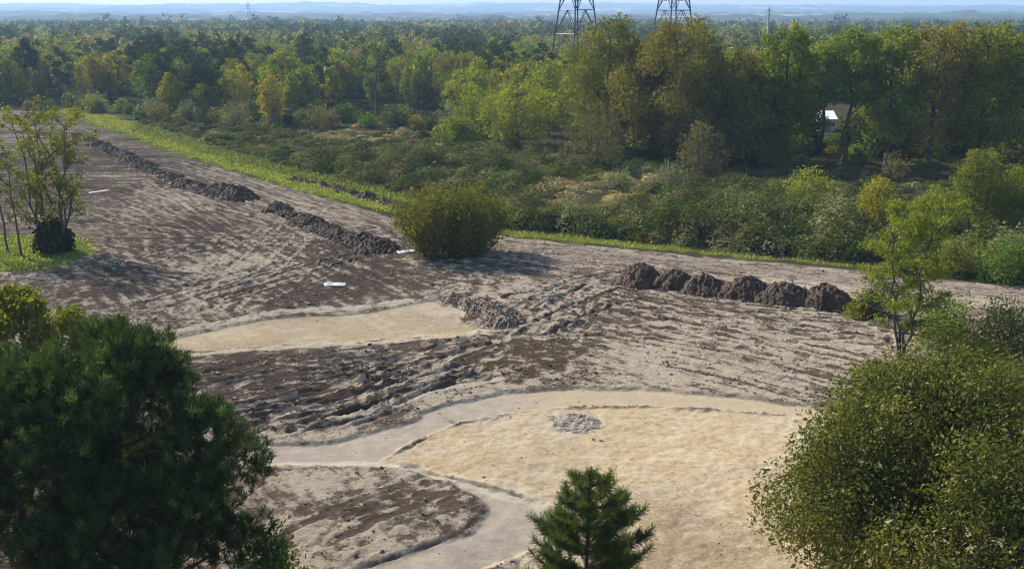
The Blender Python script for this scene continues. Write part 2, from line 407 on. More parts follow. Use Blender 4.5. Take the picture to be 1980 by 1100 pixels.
def site_fields(x, y):
    """height and surface kinds of the near ground; x, y flat arrays"""
    f = {}
    sdS = sdf_poly(x, y, SITE); sdU = sdf_poly(x, y, POOL_UP); sdL = sdf_poly(x, y, POOL_LOW); sdP = np.minimum(sdf_poly(x, y, PATH), sdf_poly(x, y, PATCH))
    sdB = np.minimum(np.minimum(sdf_poly(x, y, BANK), sdf_poly(x, y, BANK2)), sdf_poly(x, y, LAWN))
    sdT = sdf_poly(x, y, TRACK); sdI = sdf_poly(x, y, LOW_ISLAND); sdPe = sdf_poly(x, y, PEAT)
    w1 = .35 * fbm(x / 2.2, y / 2.2, 3, 3) + .12 * fbm(x / .5, y / .5, 5, 2)
    site = ss(.4, -.4, sdS + w1)
    poolU = ss(.2, -.2, sdU + .5 * w1); poolL = ss(.25, -.25, sdL + 1.0 * w1)
    path = ss(.25, -.25, sdP + .9 * w1)
    grass = ss(.6, -.6, sdB + 2.6 * w1)
    track = ss(.8, -.8, sdT + 1.5 * w1)
    smoothness = np.maximum(np.maximum(poolU, poolL), path)
    rough = site * (1 - .93 * smoothness) * (1 - .8 * grass)
    # streak field: direction changes across the site
    sA = streak(x, y, -42, 7.0, .55, 11); sB = streak(x, y, 55, 5.0, .55, 23); sC = streak(x, y, -60, 4.5, .7, 37); sD = fbm(x / 1.1, y / 1.6, 41, 4)
    wA = ss(2, 9, x + (y - 62) * .25); cx, cy = G(560, 740); wB = np.exp(-(((x - cx) / 9) ** 2 + ((y - cy) / 9) ** 2)); wC = ss(-3, -12, x) * (1 - wB)
    wD = .45; tot = wA + wB + wC + wD
    st = (sA * wA + sB * wB + sC * wC + sD * wD) / tot * 1.35
    bias = np.zeros_like(x)
    for bx, by, rx, ry, v in WBLOBS:
        bias = bias + v * np.exp(-((x - bx) / rx) ** 2 - ((y - by) / ry) ** 2)
    bias = bias + .22 * fbm(x / 9, y / 9, 61, 2)
    z = .12 * fbm(x / 11, y / 11, 71, 2) * site
    z = z + rough * (.03 * (st - .5 * np.abs(st)) + .07 * (.5 - np.abs(fbm(x / .9, y / .9, 81, 4, .6))))
    rut = np.zeros_like(x)
    for ti, (P, gauge, tone) in enumerate(WTRACKS):
        lo = P.min(0) - 3; hi = P.max(0) + 3
        idx = np.nonzero((x > lo[0]) & (x < hi[0]) & (y > lo[1]) & (y < hi[1]))[0]
        if not len(idx): continue
        d, arc, _ = dist_line(x[idx], y[idx], P)
        d = d + .12 * perlin(arc / 1.5, d * 0, 7)
        e = np.abs(d - gauge / 2)
        fade = .72 + .8 * perlin(arc / 6.0, d * 0 + 3.3, int(gauge * 100) + len(P))
        prof = ss(.30, .20, e) * np.clip(fade, 0, 1)
        berm = np.exp(-((e - .38) / .11) ** 2) * np.clip(fade, 0, 1)
        tread = .5 + .5 * np.sin(arc * 16)
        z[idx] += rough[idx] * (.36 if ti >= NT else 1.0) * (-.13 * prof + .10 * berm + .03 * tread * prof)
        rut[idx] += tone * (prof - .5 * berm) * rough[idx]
    lip = np.zeros_like(x)
    for P, h, w in WLIPS:
        lo = P.min(0) - 4; hi = P.max(0) + 4
        idx = np.nonzero((x > lo[0]) & (x < hi[0]) & (y > lo[1]) & (y < hi[1]))[0]
        d, arc, _ = dist_line(x[idx], y[idx], P)
        hh = np.exp(-(d / w) ** 2) * np.clip(.8 + .6 * perlin(arc / 1.3, d * 0, 19), .15, 1.4)
        z[idx] += h * hh
        lip[idx] = np.maximum(lip[idx], hh)
    fur = np.zeros_like(x)
    for P, h, w in WFURROWS:
        lo = P.min(0) - 3; hi = P.max(0) + 3
        idx = np.nonzero((x > lo[0]) & (x < hi[0]) & (y > lo[1]) & (y < hi[1]))[0]
        d, arc, _ = dist_line(x[idx], y[idx], P)
        d = d + .15 * perlin(arc / .9, d * 0, 29)
        am = np.clip(.7 + .7 * perlin(arc / 1.6, d * 0, 23), 0, 1.3)
        z[idx] += am * h * (-ss(w, w * .3, d) + .8 * np.exp(-((d - w * 1.5) / (w * .6)) ** 2))
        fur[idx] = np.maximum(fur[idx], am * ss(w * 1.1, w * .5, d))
    z = z - .22 * ss(2.6, -.8, sdU + .5 * w1) - .75 * ss(3.2, -.2, sdL + .3 * w1) * ss(-45, -30, -y) - .04 * ss(.2, -.2, sdL + 1.0 * w1)
    z = z - .12 * ss(.15, -.15, sdP + .5 * w1) * (1 - poolL)
    z = z + .08 * ss(.5, -1.2, sdI + w1)
    z = z + .035 * poolL * fbm(x / .45, y / .45, 91, 3, .6) + .06 * poolL * fbm(x / 2.5, y / 2.5, 95, 2)
    # pale sandy earth
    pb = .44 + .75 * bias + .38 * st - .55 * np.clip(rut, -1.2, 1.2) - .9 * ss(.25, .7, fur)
    pale = np.clip(.5 + .4 * (pb - .5), 0, 1)
    dark = ss(.15, -.75, bias + .35 * st) * site
    peat = ss(.5, -.5, sdPe + 1.6 * w1)
    f.update(z=z, site=site, poolU=poolU, poolL=poolL, path=path, grass=grass, track=track, pale=pale, dark=dark, peat=peat, island=ss(.3, -.3, sdI), wA=wA / tot, wB=wB / tot, wC=wC / tot, bias=bias, lip=ss(.25, .55, lip) * site, fur=fur * site, bank=ss(-1.5, 2.5, x + .8 * w1) * ss(48, 51, y), warm=ss(-.2, .5, fbm(x / 6, y / 6, 201, 3) + .5 * np.exp(-((x - 8) / 9) ** 2 - ((y - 49) / 5) ** 2)), sdU=sdU, sdL=sdL, sdP=sdP, sdT=sdT)
    return f
def ground_z(x, y):
    x = np.atleast_1d(np.asarray(x, float)); y = np.atleast_1d(np.asarray(y, float))
    z = np.zeros_like(x)
    m = (y > 15) & (y < 330)
    if m.any(): z[m] = site_fields(x[m], y[m])['z']
    return z
def gz(x, y): return float(ground_z([x], [y])[0])

# ------------------------------------------------------------------ ground sheet
def axis(segs):
    out = []
    for a, b, s0, s1 in segs:
        t = a
        while t < b:
            out.append(t)
            t += s0 + (s1 - s0) * (t - a) / (b - a)
    return np.array(out)
def geom(a, b, n): return np.geomspace(a, b, n)
xs_c = np.concatenate([np.arange(-46, -24, .16), np.arange(-24, 24, .11), np.arange(24, 46.01, .16)])
xs = np.concatenate([-geom(46.6, 14000, 60)[::-1], xs_c, geom(46.6, 14000, 60)])
ys = np.concatenate([np.linspace(-400, 30, 20)[:-1], axis([(30, 36, .5, .2), (36, 80, .11, .15), (80, 125, .15, .26), (125, 260, .26, 1.2)]), geom(262, 14000, 60)])
XX, YY = np.meshgrid(xs, ys)
gx, gy = XX.ravel(), YY.ravel()
gzv = np.zeros_like(gx)
m1 = np.zeros((len(gx), 4), np.float32); m2 = np.zeros((len(gx), 4), np.float32)
m3 = np.zeros((len(gx), 4), np.float32)
near = (gy > 15) & (gy < 330) & (np.abs(gx) < 200)
m4 = np.zeros((len(gx), 4), np.float32); m5 = np.zeros((len(gx), 4), np.float32)
FF = site_fields(gx[near], gy[near])
m4[near, 0] = FF['lip']; m4[near, 1] = FF['bank']; m4[near, 2] = FF['fur']; m4[near, 3] = FF['warm']; m5[near, 0] = FF['wC'] * ss(88, 108, gy[near] - .3 * gx[near] - 8)
gzv[near] = FF['z']
m1[near, 0] = FF['site']; m1[near, 1] = FF['pale']; m1[near, 2] = np.maximum(FF['poolU'] * .8, FF['poolL'])
m1[near, 3] = FF['path']
m2[near, 0] = FF['grass']; m2[near, 1] = FF['dark']; m2[near, 2] = FF['peat']; m2[near, 3] = FF['track']
m3[near, 0] = FF['wA']; m3[near, 1] = FF['wB']; m3[near, 2] = FF['wC']; m3[near, 3] = np.clip(.5 + .5 * FF['bias'], 0, 1)
nx, ny = len(xs), len(ys)
ii = (np.arange(ny - 1)[:, None] * nx + np.arange(nx - 1)[None, :]).ravel()
GQ = np.stack([ii, ii + 1, ii + nx + 1, ii + nx], 1)
def ground_material():
    m, nt, out = new_mat('site_ground')
    N, L = nt.nodes, nt.links
    def at(n):
        a = N.new('ShaderNodeAttribute'); a.attribute_name = n
        s = N.new('ShaderNodeSeparateColor'); L.new(a.outputs['Color'], s.inputs[0])
        return s.outputs[0], s.outputs[1], s.outputs[2], a.outputs['Alpha']
    site, pale, pool, path = at('m1'); grass, dark, peat, track = at('m2')
    tc = N.new('ShaderNodeTexCoord'); P = tc.outputs['Object']
    wA, wB, wC, bias = at('m3'); lip, bank, fur, warm = at('m4'); soft = at('m5')[0]
    n1 = noise_n(nt, P, 1.3, 6, .65); n2 = noise_n(nt, P, 6.5, 8, .8); n3 = noise_n(nt, P, .25, 3); n4 = noise_n(nt, P, 14, 3, .6)
    sep = N.new('ShaderNodeSeparateXYZ'); L.new(P, sep.inputs[0])
    def streak_n(deg, lx, ly, off):
        c, s_ = math.cos(R(deg)), math.sin(R(deg))
        u = math_n(nt, 'ADD', math_n(nt, 'MULTIPLY', sep.outputs[0], c / lx), math_n(nt, 'MULTIPLY', sep.outputs[1], s_ / lx))
        v = math_n(nt, 'ADD', math_n(nt, 'MULTIPLY', sep.outputs[0], -s_ / ly), math_n(nt, 'MULTIPLY', sep.outputs[1], c / ly))
        cb = N.new('ShaderNodeCombineXYZ'); L.new(u, cb.inputs[0]); L.new(v, cb.inputs[1]); cb.inputs[2].default_value = off
        n = N.new('ShaderNodeTexNoise'); n.inputs['Scale'].default_value = 1.0; n.inputs['Detail'].default_value = 8; n.inputs['Roughness'].default_value = .72; n.inputs['Distortion'].default_value = .7
        L.new(cb.outputs[0], n.inputs['Vector'])
        return n.outputs['Fac']
    SA = streak_n(-42, 4.5, .36, 0); SB = streak_n(52, 3.6, .36, 7); SC = streak_n(-58, 3.6, .42, 13)
    wsum = math_n(nt, 'ADD', math_n(nt, 'ADD', wA, wB), wC)
    S = math_n(nt, 'ADD', math_n(nt, 'ADD', math_n(nt, 'MULTIPLY', SA, wA), math_n(nt, 'MULTIPLY', SB, wB)), math_n(nt, 'MULTIPLY', SC, wC))
    S = math_n(nt, 'ADD', S, math_n(nt, 'MULTIPLY', n1, math_n(nt, 'SUBTRACT', 1.0, wsum)))
    S = math_n(nt, 'ADD', math_n(nt, 'MULTIPLY', S, .68), math_n(nt, 'MULTIPLY', n1, .32))
    S0 = math_n(nt, 'SUBTRACT', S, .5)
    nb = noise_n(nt, P, .55, 5, .6)
    pb = math_n(nt, 'MULTIPLY_ADD', math_n(nt, 'SUBTRACT', pale, .5), 2.5, .5)
    fine = math_n(nt, 'MULTIPLY', math_n(nt, 'SUBTRACT', n2, .5), 1.7)
    pe = math_n(nt, 'ADD', math_n(nt, 'ADD', pb, math_n(nt, 'MULTIPLY', S0, 3.4)), math_n(nt, 'MULTIPLY_ADD', math_n(nt, 'SUBTRACT', nb, .5), 1.3, fine))
    pf = ramp_n(nt, pe, .30, .78)
    mf = N.new('ShaderNodeMix'); mf.data_type = 'FLOAT'; L.new(soft, mf.inputs[0]); L.new(pf, mf.inputs[2]); L.new(ramp_n(nt, pe, .05, 1.25), mf.inputs[3]); pf = mf.outputs[0]
    veg = mix_rgb(nt, n1, (.035, .035, .016), (.10, .085, .045))
    soil = mix_rgb(nt, ramp_n(nt, n2, .3, .7), (.084, .062, .043), (.18, .139, .101))
    soil = mix_rgb(nt, math_n(nt, 'MULTIPLY', dark, .8), soil, (.070, .052, .042))
    soil = mix_rgb(nt, math_n(nt, 'MULTIPLY', peat, .65), soil, (.090, .066, .032))
    palec = mix_rgb(nt, ramp_n(nt, n2, .3, .7), (.35, .28, .205), (.55, .462, .35))
    col = mix_rgb(nt, pf, soil, palec)
    trackc = mix_rgb(nt, ramp_n(nt, S, .38, .62), (.19, .145, .112), (.40, .325, .26))
    col = mix_rgb(nt, math_n(nt, 'MULTIPLY', track, .65), col, trackc)
    pathc = mix_rgb(nt, ramp_n(nt, n1, .3, .7), (.36, .30, .235), (.46, .39, .31))
    pathc = mix_rgb(nt, math_n(nt, 'MULTIPLY', ramp_n(nt, n2, .60, .72), .4), pathc, (.2, .155, .115))
    pathc = mix_rgb(nt, bank, pathc, mix_rgb(nt, ramp_n(nt, n2, .3, .7), (.40, .32, .21), (.50, .415, .285)))
    col = mix_rgb(nt, math_n(nt, 'MULTIPLY', path, .92), col, pathc)
    sandc = mix_rgb(nt, ramp_n(nt, n3, .38, .62), (.49, .385, .245), (.57, .48, .345))
    sandc = mix_rgb(nt, math_n(nt, 'MULTIPLY', ramp_n(nt, n1, .44, .62), .8), sandc, (.40, .315, .20))
    sandc = mix_rgb(nt, math_n(nt, 'MULTIPLY', ramp_n(nt, SB, .54, .66), .40), sandc, (.64, .56, .42))
    sandc = mix_rgb(nt, math_n(nt, 'MULTIPLY', warm, .55), sandc, mix_rgb(nt, n2, (.50, .355, .19), (.60, .46, .28)))
    brown = ramp_n(nt, math_n(nt, 'SUBTRACT', n2, math_n(nt, 'MULTIPLY', math_n(nt, 'SUBTRACT', bias, .5), .75)), .56, .68)
    sandc = mix_rgb(nt, math_n(nt, 'MULTIPLY', brown, .7), sandc, (.24, .17, .10))
    sandc = mix_rgb(nt, math_n(nt, 'MULTIPLY', ramp_n(nt, noise_n(nt, P, 4.2, 3, .65), .57, .63), .6), sandc, (.25, .185, .115))
    sandc = mix_rgb(nt, math_n(nt, 'MULTIPLY', ramp_n(nt, n2, .35, .65), .35), sandc, (.36, .28, .18))
    sandc = mix_rgb(nt, math_n(nt, 'MULTIPLY', ramp_n(nt, SA, .57, .64), .5), sandc, (.30, .225, .14))
    sandc = mix_rgb(nt, math_n(nt, 'MULTIPLY', ramp_n(nt, nb, .52, .68), .5), sandc, (.60, .53, .42))
    col = mix_rgb(nt, pool, col, sandc)
    col = mix_rgb(nt, math_n(nt, 'MULTIPLY', math_n(nt, 'MULTIPLY', lip, ramp_n(nt, n1, .30, .46)), .88), col, mix_rgb(nt, n2, (.46, .385, .28), (.64, .555, .42)))
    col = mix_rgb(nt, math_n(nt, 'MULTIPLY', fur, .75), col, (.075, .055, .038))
    grassc = mix_rgb(nt, ramp_n(nt, n2, .3, .7), (.10, .145, .022), (.19, .22, .045))
    col = mix_rgb(nt, math_n(nt, 'MULTIPLY', grass, ramp_n(nt, n1, .25, .45)), col, grassc)
    col = mix_rgb(nt, math_n(nt, 'SUBTRACT', 1.0, site), col, mix_rgb(nt, grass, veg, grassc))
    p = N.new('ShaderNodeBsdfDiffuse'); p.inputs['Roughness'].default_value = .6
    L.new(col, p.inputs['Color'])
    b = N.new('ShaderNodeBump'); b.inputs['Strength'].default_value = .9; b.inputs['Distance'].default_value = .14
    hgt = math_n(nt, 'ADD', math_n(nt, 'ADD', math_n(nt, 'MULTIPLY', n1, .8), math_n(nt, 'MULTIPLY', n2, 1.0)), math_n(nt, 'MULTIPLY', S, 1.6))
    hgt = math_n(nt, 'MULTIPLY', hgt, math_n(nt, 'SUBTRACT', 1.0, math_n(nt, 'MULTIPLY', math_n(nt, 'MAXIMUM', path, pool), .7)))
    L.new(hgt, b.inputs['Height']); L.new(b.outputs[0], p.inputs['Normal'])
    L.new(p.outputs[0], out.inputs['Surface'])
    return m
M['ground'] = ground_material()
GV = np.stack([gx, gy, gzv], 1)
owner = np.zeros(len(gx), np.int8)
o_n = np.zeros(near.sum(), np.int8)
o_n[FF['sdT'] < 0] = 3; o_n[FF['sdP'] < 0] = 2; o_n[(FF['sdU'] < 0)] = 1; o_n[(FF['sdL'] < 0)] = 4
owner[near] = o_n
fo = owner[GQ[:, 0]]
for code, nm in ((0, 'ground'), (1, 'sand'), (2, 'path'), (3, 'dirt_track'), (4, 'sand')):
    q = GQ[fo == code]
    used, inv = np.unique(q, return_inverse=True)
    me = make_mesh(nm, GV[used], inv.reshape(-1, 4), M['ground'], True, {'m1': m1[used], 'm2': m2[used], 'm3': m3[used], 'm4': m4[used], 'm5': m5[used]})
    tag(link(nm, me), kind='structure')

# ------------------------------------------------------------------ hills on the horizon
def hills():
    hx = np.arange(-7600, 7601, 20.0); hy = np.concatenate([np.arange(1600, 5000, 22.0), np.arange(5000, 11500, 45.0)])
    X, Y = np.meshgrid(hx, hy); x, y = X.ravel(), Y.ravel()
    z = 4 + ss(1600, 4200, y) * (14 + 12 * fbm(x / 1500, y / 900, 5, 3)) + ss(4300, 8800, y) * (72 + 34 * fbm(x / 2600, y / 1500, 8, 3))
    field = ss(.15, .45, fbm(x / 700, y / 500, 15, 3))
    can = (11 * np.abs(fbm(x / 60, y / 90, 21, 3)) + 7 * ss(.1, .7, perlin(x / 160, y / 220, 33))) * (1 - .85 * field)
    z = z + can - 2
    c = np.zeros((len(x), 4)); c[:, 3] = 1
    t = perlin(x / 120, y / 150, 44)[:, None] * .5 + .5
    wood = (1 - t) * np.array([.028, .042, .022]) + t * np.array([.06, .07, .025])
    c[:, :3] = wood * (1 - field[:, None]) + field[:, None] * np.array([.24, .22, .13])
    n = len(hx); k = (np.arange(len(hy) - 1)[:, None] * n + np.arange(n - 1)[None]).ravel()
    Q = np.stack([k, k + 1, k + n + 1, k + n], 1)
    m, nt, out = new_mat('hill_cover')
    a = nt.nodes.new('ShaderNodeAttribute'); a.attribute_name = 'tint'
    d = nt.nodes.new('ShaderNodeBsdfDiffuse'); nt.links.new(a.outputs['Color'], d.inputs['Color']); nt.links.new(d.outputs[0], out.inputs['Surface'])
    tag(link('hills', make_mesh('hills', np.stack([x, y, z], 1), Q, m, True, {'tint': c})), kind='structure')
hills()

# ------------------------------------------------------------------ tree shapes (unit: metres, base at origin)
def lobe_leaves(rng, C, Rr, n, size, aspect, up=.35, out=.6, shell=.55, squash=.8):
    w = Rr ** 2; w = w / w.sum()
    k = rng.choice(len(C), n, p=w)
    d = unit(rng.normal(size=(n, 3)))
    rr = (shell + (1 - shell) * rng.random((n, 1))) * Rr[k][:, None]
    off = d * rr + rng.normal(size=(n, 3)) * .13; off[:, 2] *= squash
    P = C[k] + off
    return leaves(rng, P, size, aspect, d * out + np.array([0, 0, up]), .9)
def limb(rng, a, b, r0, r1, sag=.1, n=5, wob=.035):
    a, b = np.asarray(a, float), np.asarray(b, float)
    L = np.linalg.norm(b - a)
    t = np.linspace(0, 1, n)[:, None]
    P = a + (b - a) * t + rng.normal(size=(n, 3)) * L * wob * np.sin(t * math.pi)
    P[:, 2] += -sag * L * np.sin(t[:, 0] * math.pi)
    return P, np.linspace(r0, r1, n)
def broadleaf(seed, H, rad, base=.2, n=3000, leaf=.3, lobes=22, lobe=.36, profile='round', stems=1, aspect=.6, lean=0.0, shell=.5, rtrunk=None):
    rng = np.random.default_rng(seed)
    zb = H * base
    C = []; Rr = []
    for i in range(lobes):
        t = (i + .5) / lobes
        if profile == 'round': prof = math.sqrt(max(.03, 1 - (2 * t - .9) ** 2 / 1.25))
        elif profile == 'dome': prof = math.sqrt(max(.04, 1 - t ** 2 * .97))
        elif profile == 'mass': prof = 1.0 if t < .55 else math.sqrt(max(.05, 1 - .92 * ((t - .55) / .45) ** 2))
        elif profile == 'column': prof = (.55 + .45 * math.sin(min(1, t * 1.3) * math.pi * .75)) * (1 if t < .75 else (1.02 - t) * 3.6 + .1)
        else: prof = max(.12, 1 - .85 * t)
        a = i * 2.39996 + rng.uniform(-.5, .5)
        q = math.sqrt(rng.uniform(.12, 1)) * (1 - lobe * .75)
        lr = rad * lobe * rng.uniform(.7, 1.25) * (.55 + .45 * prof)
        if lobes > 24: q *= rng.uniform(.8, 1.28)
        C.append([math.cos(a) * rad * prof * q + lean * t * H, math.sin(a) * rad * prof * q, zb + lr * .6 + t * (H - zb - lr * 1.3)])
        Rr.append(lr)
    C, Rr = np.array(C), np.array(Rr)
    LV = lobe_leaves(rng, C, Rr, n, leaf, aspect, shell=shell)
    mb = MB()
    r0 = rtrunk or H * .018 + .05
    tops = []
    for s in range(stems):
        a = s * 2 * math.pi / stems + rng.uniform(-.4, .4)
        bx, by = (0, 0) if stems == 1 else (math.cos(a) * r0 * 1.6, math.sin(a) * r0 * 1.6)
        ex, ey = (lean * H * .7, 0) if stems == 1 else (math.cos(a) * rad * .42, math.sin(a) * rad * .42)
        P, r = limb(rng, (bx, by, -.3), (ex, ey, H * .82), r0 * (1 if stems == 1 else .7), r0 * .2, 0, 8, .012)
        mb.tube(P, r, 7); tops.append(P)
    for i in range(0, lobes, 1 if lobes < 30 else 2):
        P = tops[i % stems]
        zt = max(zb * .8, C[i][2] - np.linalg.norm(C[i][:2]) * .75)
        j = int(np.argmin(np.abs(P[:, 2] - zt)))
        bp, br = limb(rng, P[j], C[i], r0 * .33, r0 * .07, .05, 5)
        mb.tube(bp, br, 5)
    return mb.get(), LV
def pine_far(seed, H, rad, n=2200, leaf=.32, base=.55):
    rng = np.random.default_rng(seed)
    C = []; Rr = []; k = 15
    for i in range(k):
        t = (i + .5) / k; prof = math.sqrt(max(.06, 1 - (1.55 * t - .55) ** 2))
        a = i * 2.39996 + rng.uniform(-.4, .4); q = math.sqrt(rng.uniform(.15, 1)) * .75
        lr = rad * rng.uniform(.28, .46) * (.65 + .35 * prof)
        C.append([math.cos(a) * rad * prof * q, math.sin(a) * rad * prof * q, H * base + t * (H * (1 - base) - lr * .5)]); Rr.append(lr)
    C, Rr = np.array(C), np.array(Rr)
    LV = lobe_leaves(rng, C, Rr, n, leaf, .35, up=.6, shell=.4, squash=.6)
    mb = MB()
    P, r = limb(rng, (0, 0, -.3), (rng.uniform(-.5, .5), rng.uniform(-.5, .5), H * .93), H * .017 + .06, .05, 0, 8, .012)
    mb.tube(P, r, 7)
    for i in range(k):
        j = int(np.argmin(np.abs(P[:, 2] - C[i][2] + .12 * np.linalg.norm(C[i][:2]))))
        bp, br = limb(rng, P[j], C[i], .09, .03, .04, 4); mb.tube(bp, br, 4)
    return mb.get(), LV
def shrub(seed, H, rad, n=1500, leaf=.22, lobes=14, aspect=.55, lobe=.42):
    rng = np.random.default_rng(seed)
    C = []; Rr = []
    for i in range(lobes):
        a = i * 2.39996 + rng.uniform(-.5, .5); q = math.sqrt((i + .5) / lobes)
        lr = rad * lobe * rng.uniform(.7, 1.2)
        h = H * math.sqrt(max(.1, 1 - q * q * .9)) * rng.uniform(.8, 1.08)
        C.append([math.cos(a) * q * (rad - lr * .8), math.sin(a) * q * (rad - lr * .8), max(lr * .3, h - lr * .8)]); Rr.append(lr)
        if h > 2.2 * lr:
            C.append([math.cos(a) * q * (rad - lr * .7), math.sin(a) * q * (rad - lr * .7), max(lr * .4, (h - lr) * .42)]); Rr.append(lr)
    C, Rr = np.array(C), np.array(Rr)
    LV = lobe_leaves(rng, C, Rr, n, leaf, aspect, shell=.5, squash=.95)
    mb = MB()
    for i in range(min(len(C), 12)):
        bp, br = limb(rng, (rng.uniform(-.12, .12) * rad, rng.uniform(-.12, .12) * rad, -.15), C[i], .03 + .008 * H, .015, -.04, 5)
        mb.tube(bp, br, 5)
    return mb.get(), LV
def plant(name, x, y, shape, leaf_mat, bark, label, cat='tree', group=None, rz=0.0, z=None, trunk_name='trunk', crown_name='crown'):
    (TV, TQ), (LV, LQ) = shape[0], shape[1][:2]
    root = empty(name, (x, y, gz(x, y) if z is None else z), label, cat, group)
    root.rotation_euler.z = rz
    link(trunk_name, make_mesh(name + '_' + trunk_name, TV, TQ, M[bark], True), root)
    link(crown_name, make_mesh(name + '_' + crown_name, LV, LQ, M[leaf_mat], False, {'tint': shape[1][2]} if len(shape[1]) > 2 else None), root)
    return root
def dup(root, loc, rz, sc, label, group):
    r = root.copy(); scene.collection.objects.link(r)
    r.location = loc; r.rotation_euler = (0, 0, rz); r.scale = (sc, sc, sc)
    r['label'] = label; r['group'] = group
    for ch in root.children:
        c = ch.copy(); scene.collection.objects.link(c); c.parent = r
    return r

# ------------------------------------------------------------------ big trees of the right-hand wood and the pale green thicket before it
#  name, base px, base py, top py, width px, kind, profile, crown base, leaves, label
WOOD = [
 ('alder_tree', 1000, 288, 150, 150, 'lime', 'round', .12, 6500, 'pale green bushy tree on the heath just left of the brown shrub'),
 ('alder_tree', 930, 262, 168, 120, 'lime', 'round', .10, 5000, 'pale green tree with a stepped top right of the round grey bush'),
 ('alder_tree', 1060, 262, 112, 120, 'lime', 'round', .12, 6000, 'pale green tree below the left leg of the near pylon'),
 ('alder_tree', 885, 282, 222, 105, 'lime', 'dome', .05, 3500, 'lowest pale green tree, leftmost of the lime thicket on the heath'),
 ('alder_tree', 1110, 268, 128, 110, 'lime', 'round', .10, 5000, 'pale green tree between the near pylon and the tall oak'),
 ('oak_tree', 1175, 296, 24, 165, 'olive', 'round', .08, 15000, 'tall olive green oak just right of the near pylon'),
 ('oak_tree', 1300, 312, 28, 190, 'olivebrown', 'round', .06, 22000, 'tallest brown tinged oak standing under the far pylon'),
 ('oak_tree', 1235, 300, 70, 130, 'olive', 'column', .05, 11000, 'narrow olive oak between the two tall oaks'),
 ('oak_tree', 1410, 318, 88, 150, 'olivebrown', 'round', .06, 14000, 'rusty oak to the right of the far pylon at the gap in the canopy'),
 ('oak_tree', 1465, 322, 118, 130, 'olive', 'column', .05, 10000, 'olive oak left of the white roofs behind the trunks'),
 ('poplar_tree', 1512, 318, 46, 122, 'lime', 'round', .24, 14000, 'bright lime poplar leftmost of the tall row on the right'),
 ('poplar_tree', 1632, 322, 48, 125, 'green', 'round', .58, 10000, 'green poplar with a bare dark trunk right above the white roof'),
 ('poplar_tree', 1712, 325, 44, 130, 'green', 'round', .22, 12000, 'green poplar in the tall row between two olive crowns'),
 ('poplar_tree', 1795, 326, 36, 160, 'olive', 'round', .18, 14000, 'olive poplar with a yellowing top in the tall row'),
 ('poplar_tree', 1888, 328, 38, 150, 'willow', 'round', .18, 14000, 'golden green poplar second from the right edge of the tall row'),
 ('poplar_tree', 1985, 330, 46, 150, 'green', 'round', .18, 12000, 'green poplar at the right edge of the picture in the tall row'),
 ('poplar_tree', 2090, 332, 50, 150, 'olive', 'round', .2, 9000, 'olive poplar past the right edge of the tall row'),
]
for i, (nm, bx, by, ty, w, kind, prof, cb, n, lab) in enumerate(WOOD):
    x, y = G(bx, by); H = top_z(ty, y); rad = wid(w, y, H * .6) / 2
    wide = 1.25 if bx > 1150 else 1.1
    if bx > 1150 and prof == 'round': prof = 'mass'
    sh = broadleaf(100 + i, H, rad * wide, cb * .75, int(n * wide), .33, 48, .31, prof, 1, .6, shell=.4)
    plant(nm, x, y, sh, kind, 'bark', lab, 'tree', 'trees of the near wood on the right', z=0)
# a second, darker rank behind them
rng = np.random.default_rng(5)
k2 = 0
for px in (1250, 1345, 1440, 1500, 1580, 1660, 1752, 1840, 1930, 2030, 2120):
    y = 172 + rng.uniform(-8, 10); x = (px + rng.uniform(-15, 15) - CX) / F_PX * depth_at(y, 8)
    H = top_z(62 + rng.uniform(-8, 14) + (40 if px < 1550 else 0), y)
    sh = broadleaf(150 + k2, H, wid(190, y, 10) / 2, .46 if 1540 < px < 1700 else .12, 10000, .38, 34, .36, 'round', shell=.4)
    plant('poplar_tree', x, y, sh, ('green', 'olive', 'willow', 'olivebrown')[k2 % 4], 'bark', 'tall poplar of the second rank behind the front row of the right-hand wood', 'tree', 'second rank of the right-hand wood', z=0)
    k2 += 1

rng = np.random.default_rng(6)
for i, px in enumerate((1240, 1330, 1395, 1450, 1495, 1540, 1575, 1612, 1655, 1700, 1745, 1800, 1850, 1905, 1950, 2000, 2060)):
    y = rng.uniform(149, 162); x = (px - CX) / F_PX * depth_at(y, 3)
    h = 1.9 if px in (1612,) else (2.9 if px in (1575, 1655) else rng.uniform(4.2, 6.5))
    plant('bush', x, y, shrub(180 + i, h, rng.uniform(2.6, 3.9) * (.6 if h < 4 else 1), 3200, .32, 18), ('darkbush', 'olive', 'green')[i % 3], 'bark', 'dark bush under the trees of the right-hand wood', 'bush', 'undergrowth bushes of the right-hand wood', z=0, trunk_name='stems', crown_name='foliage')
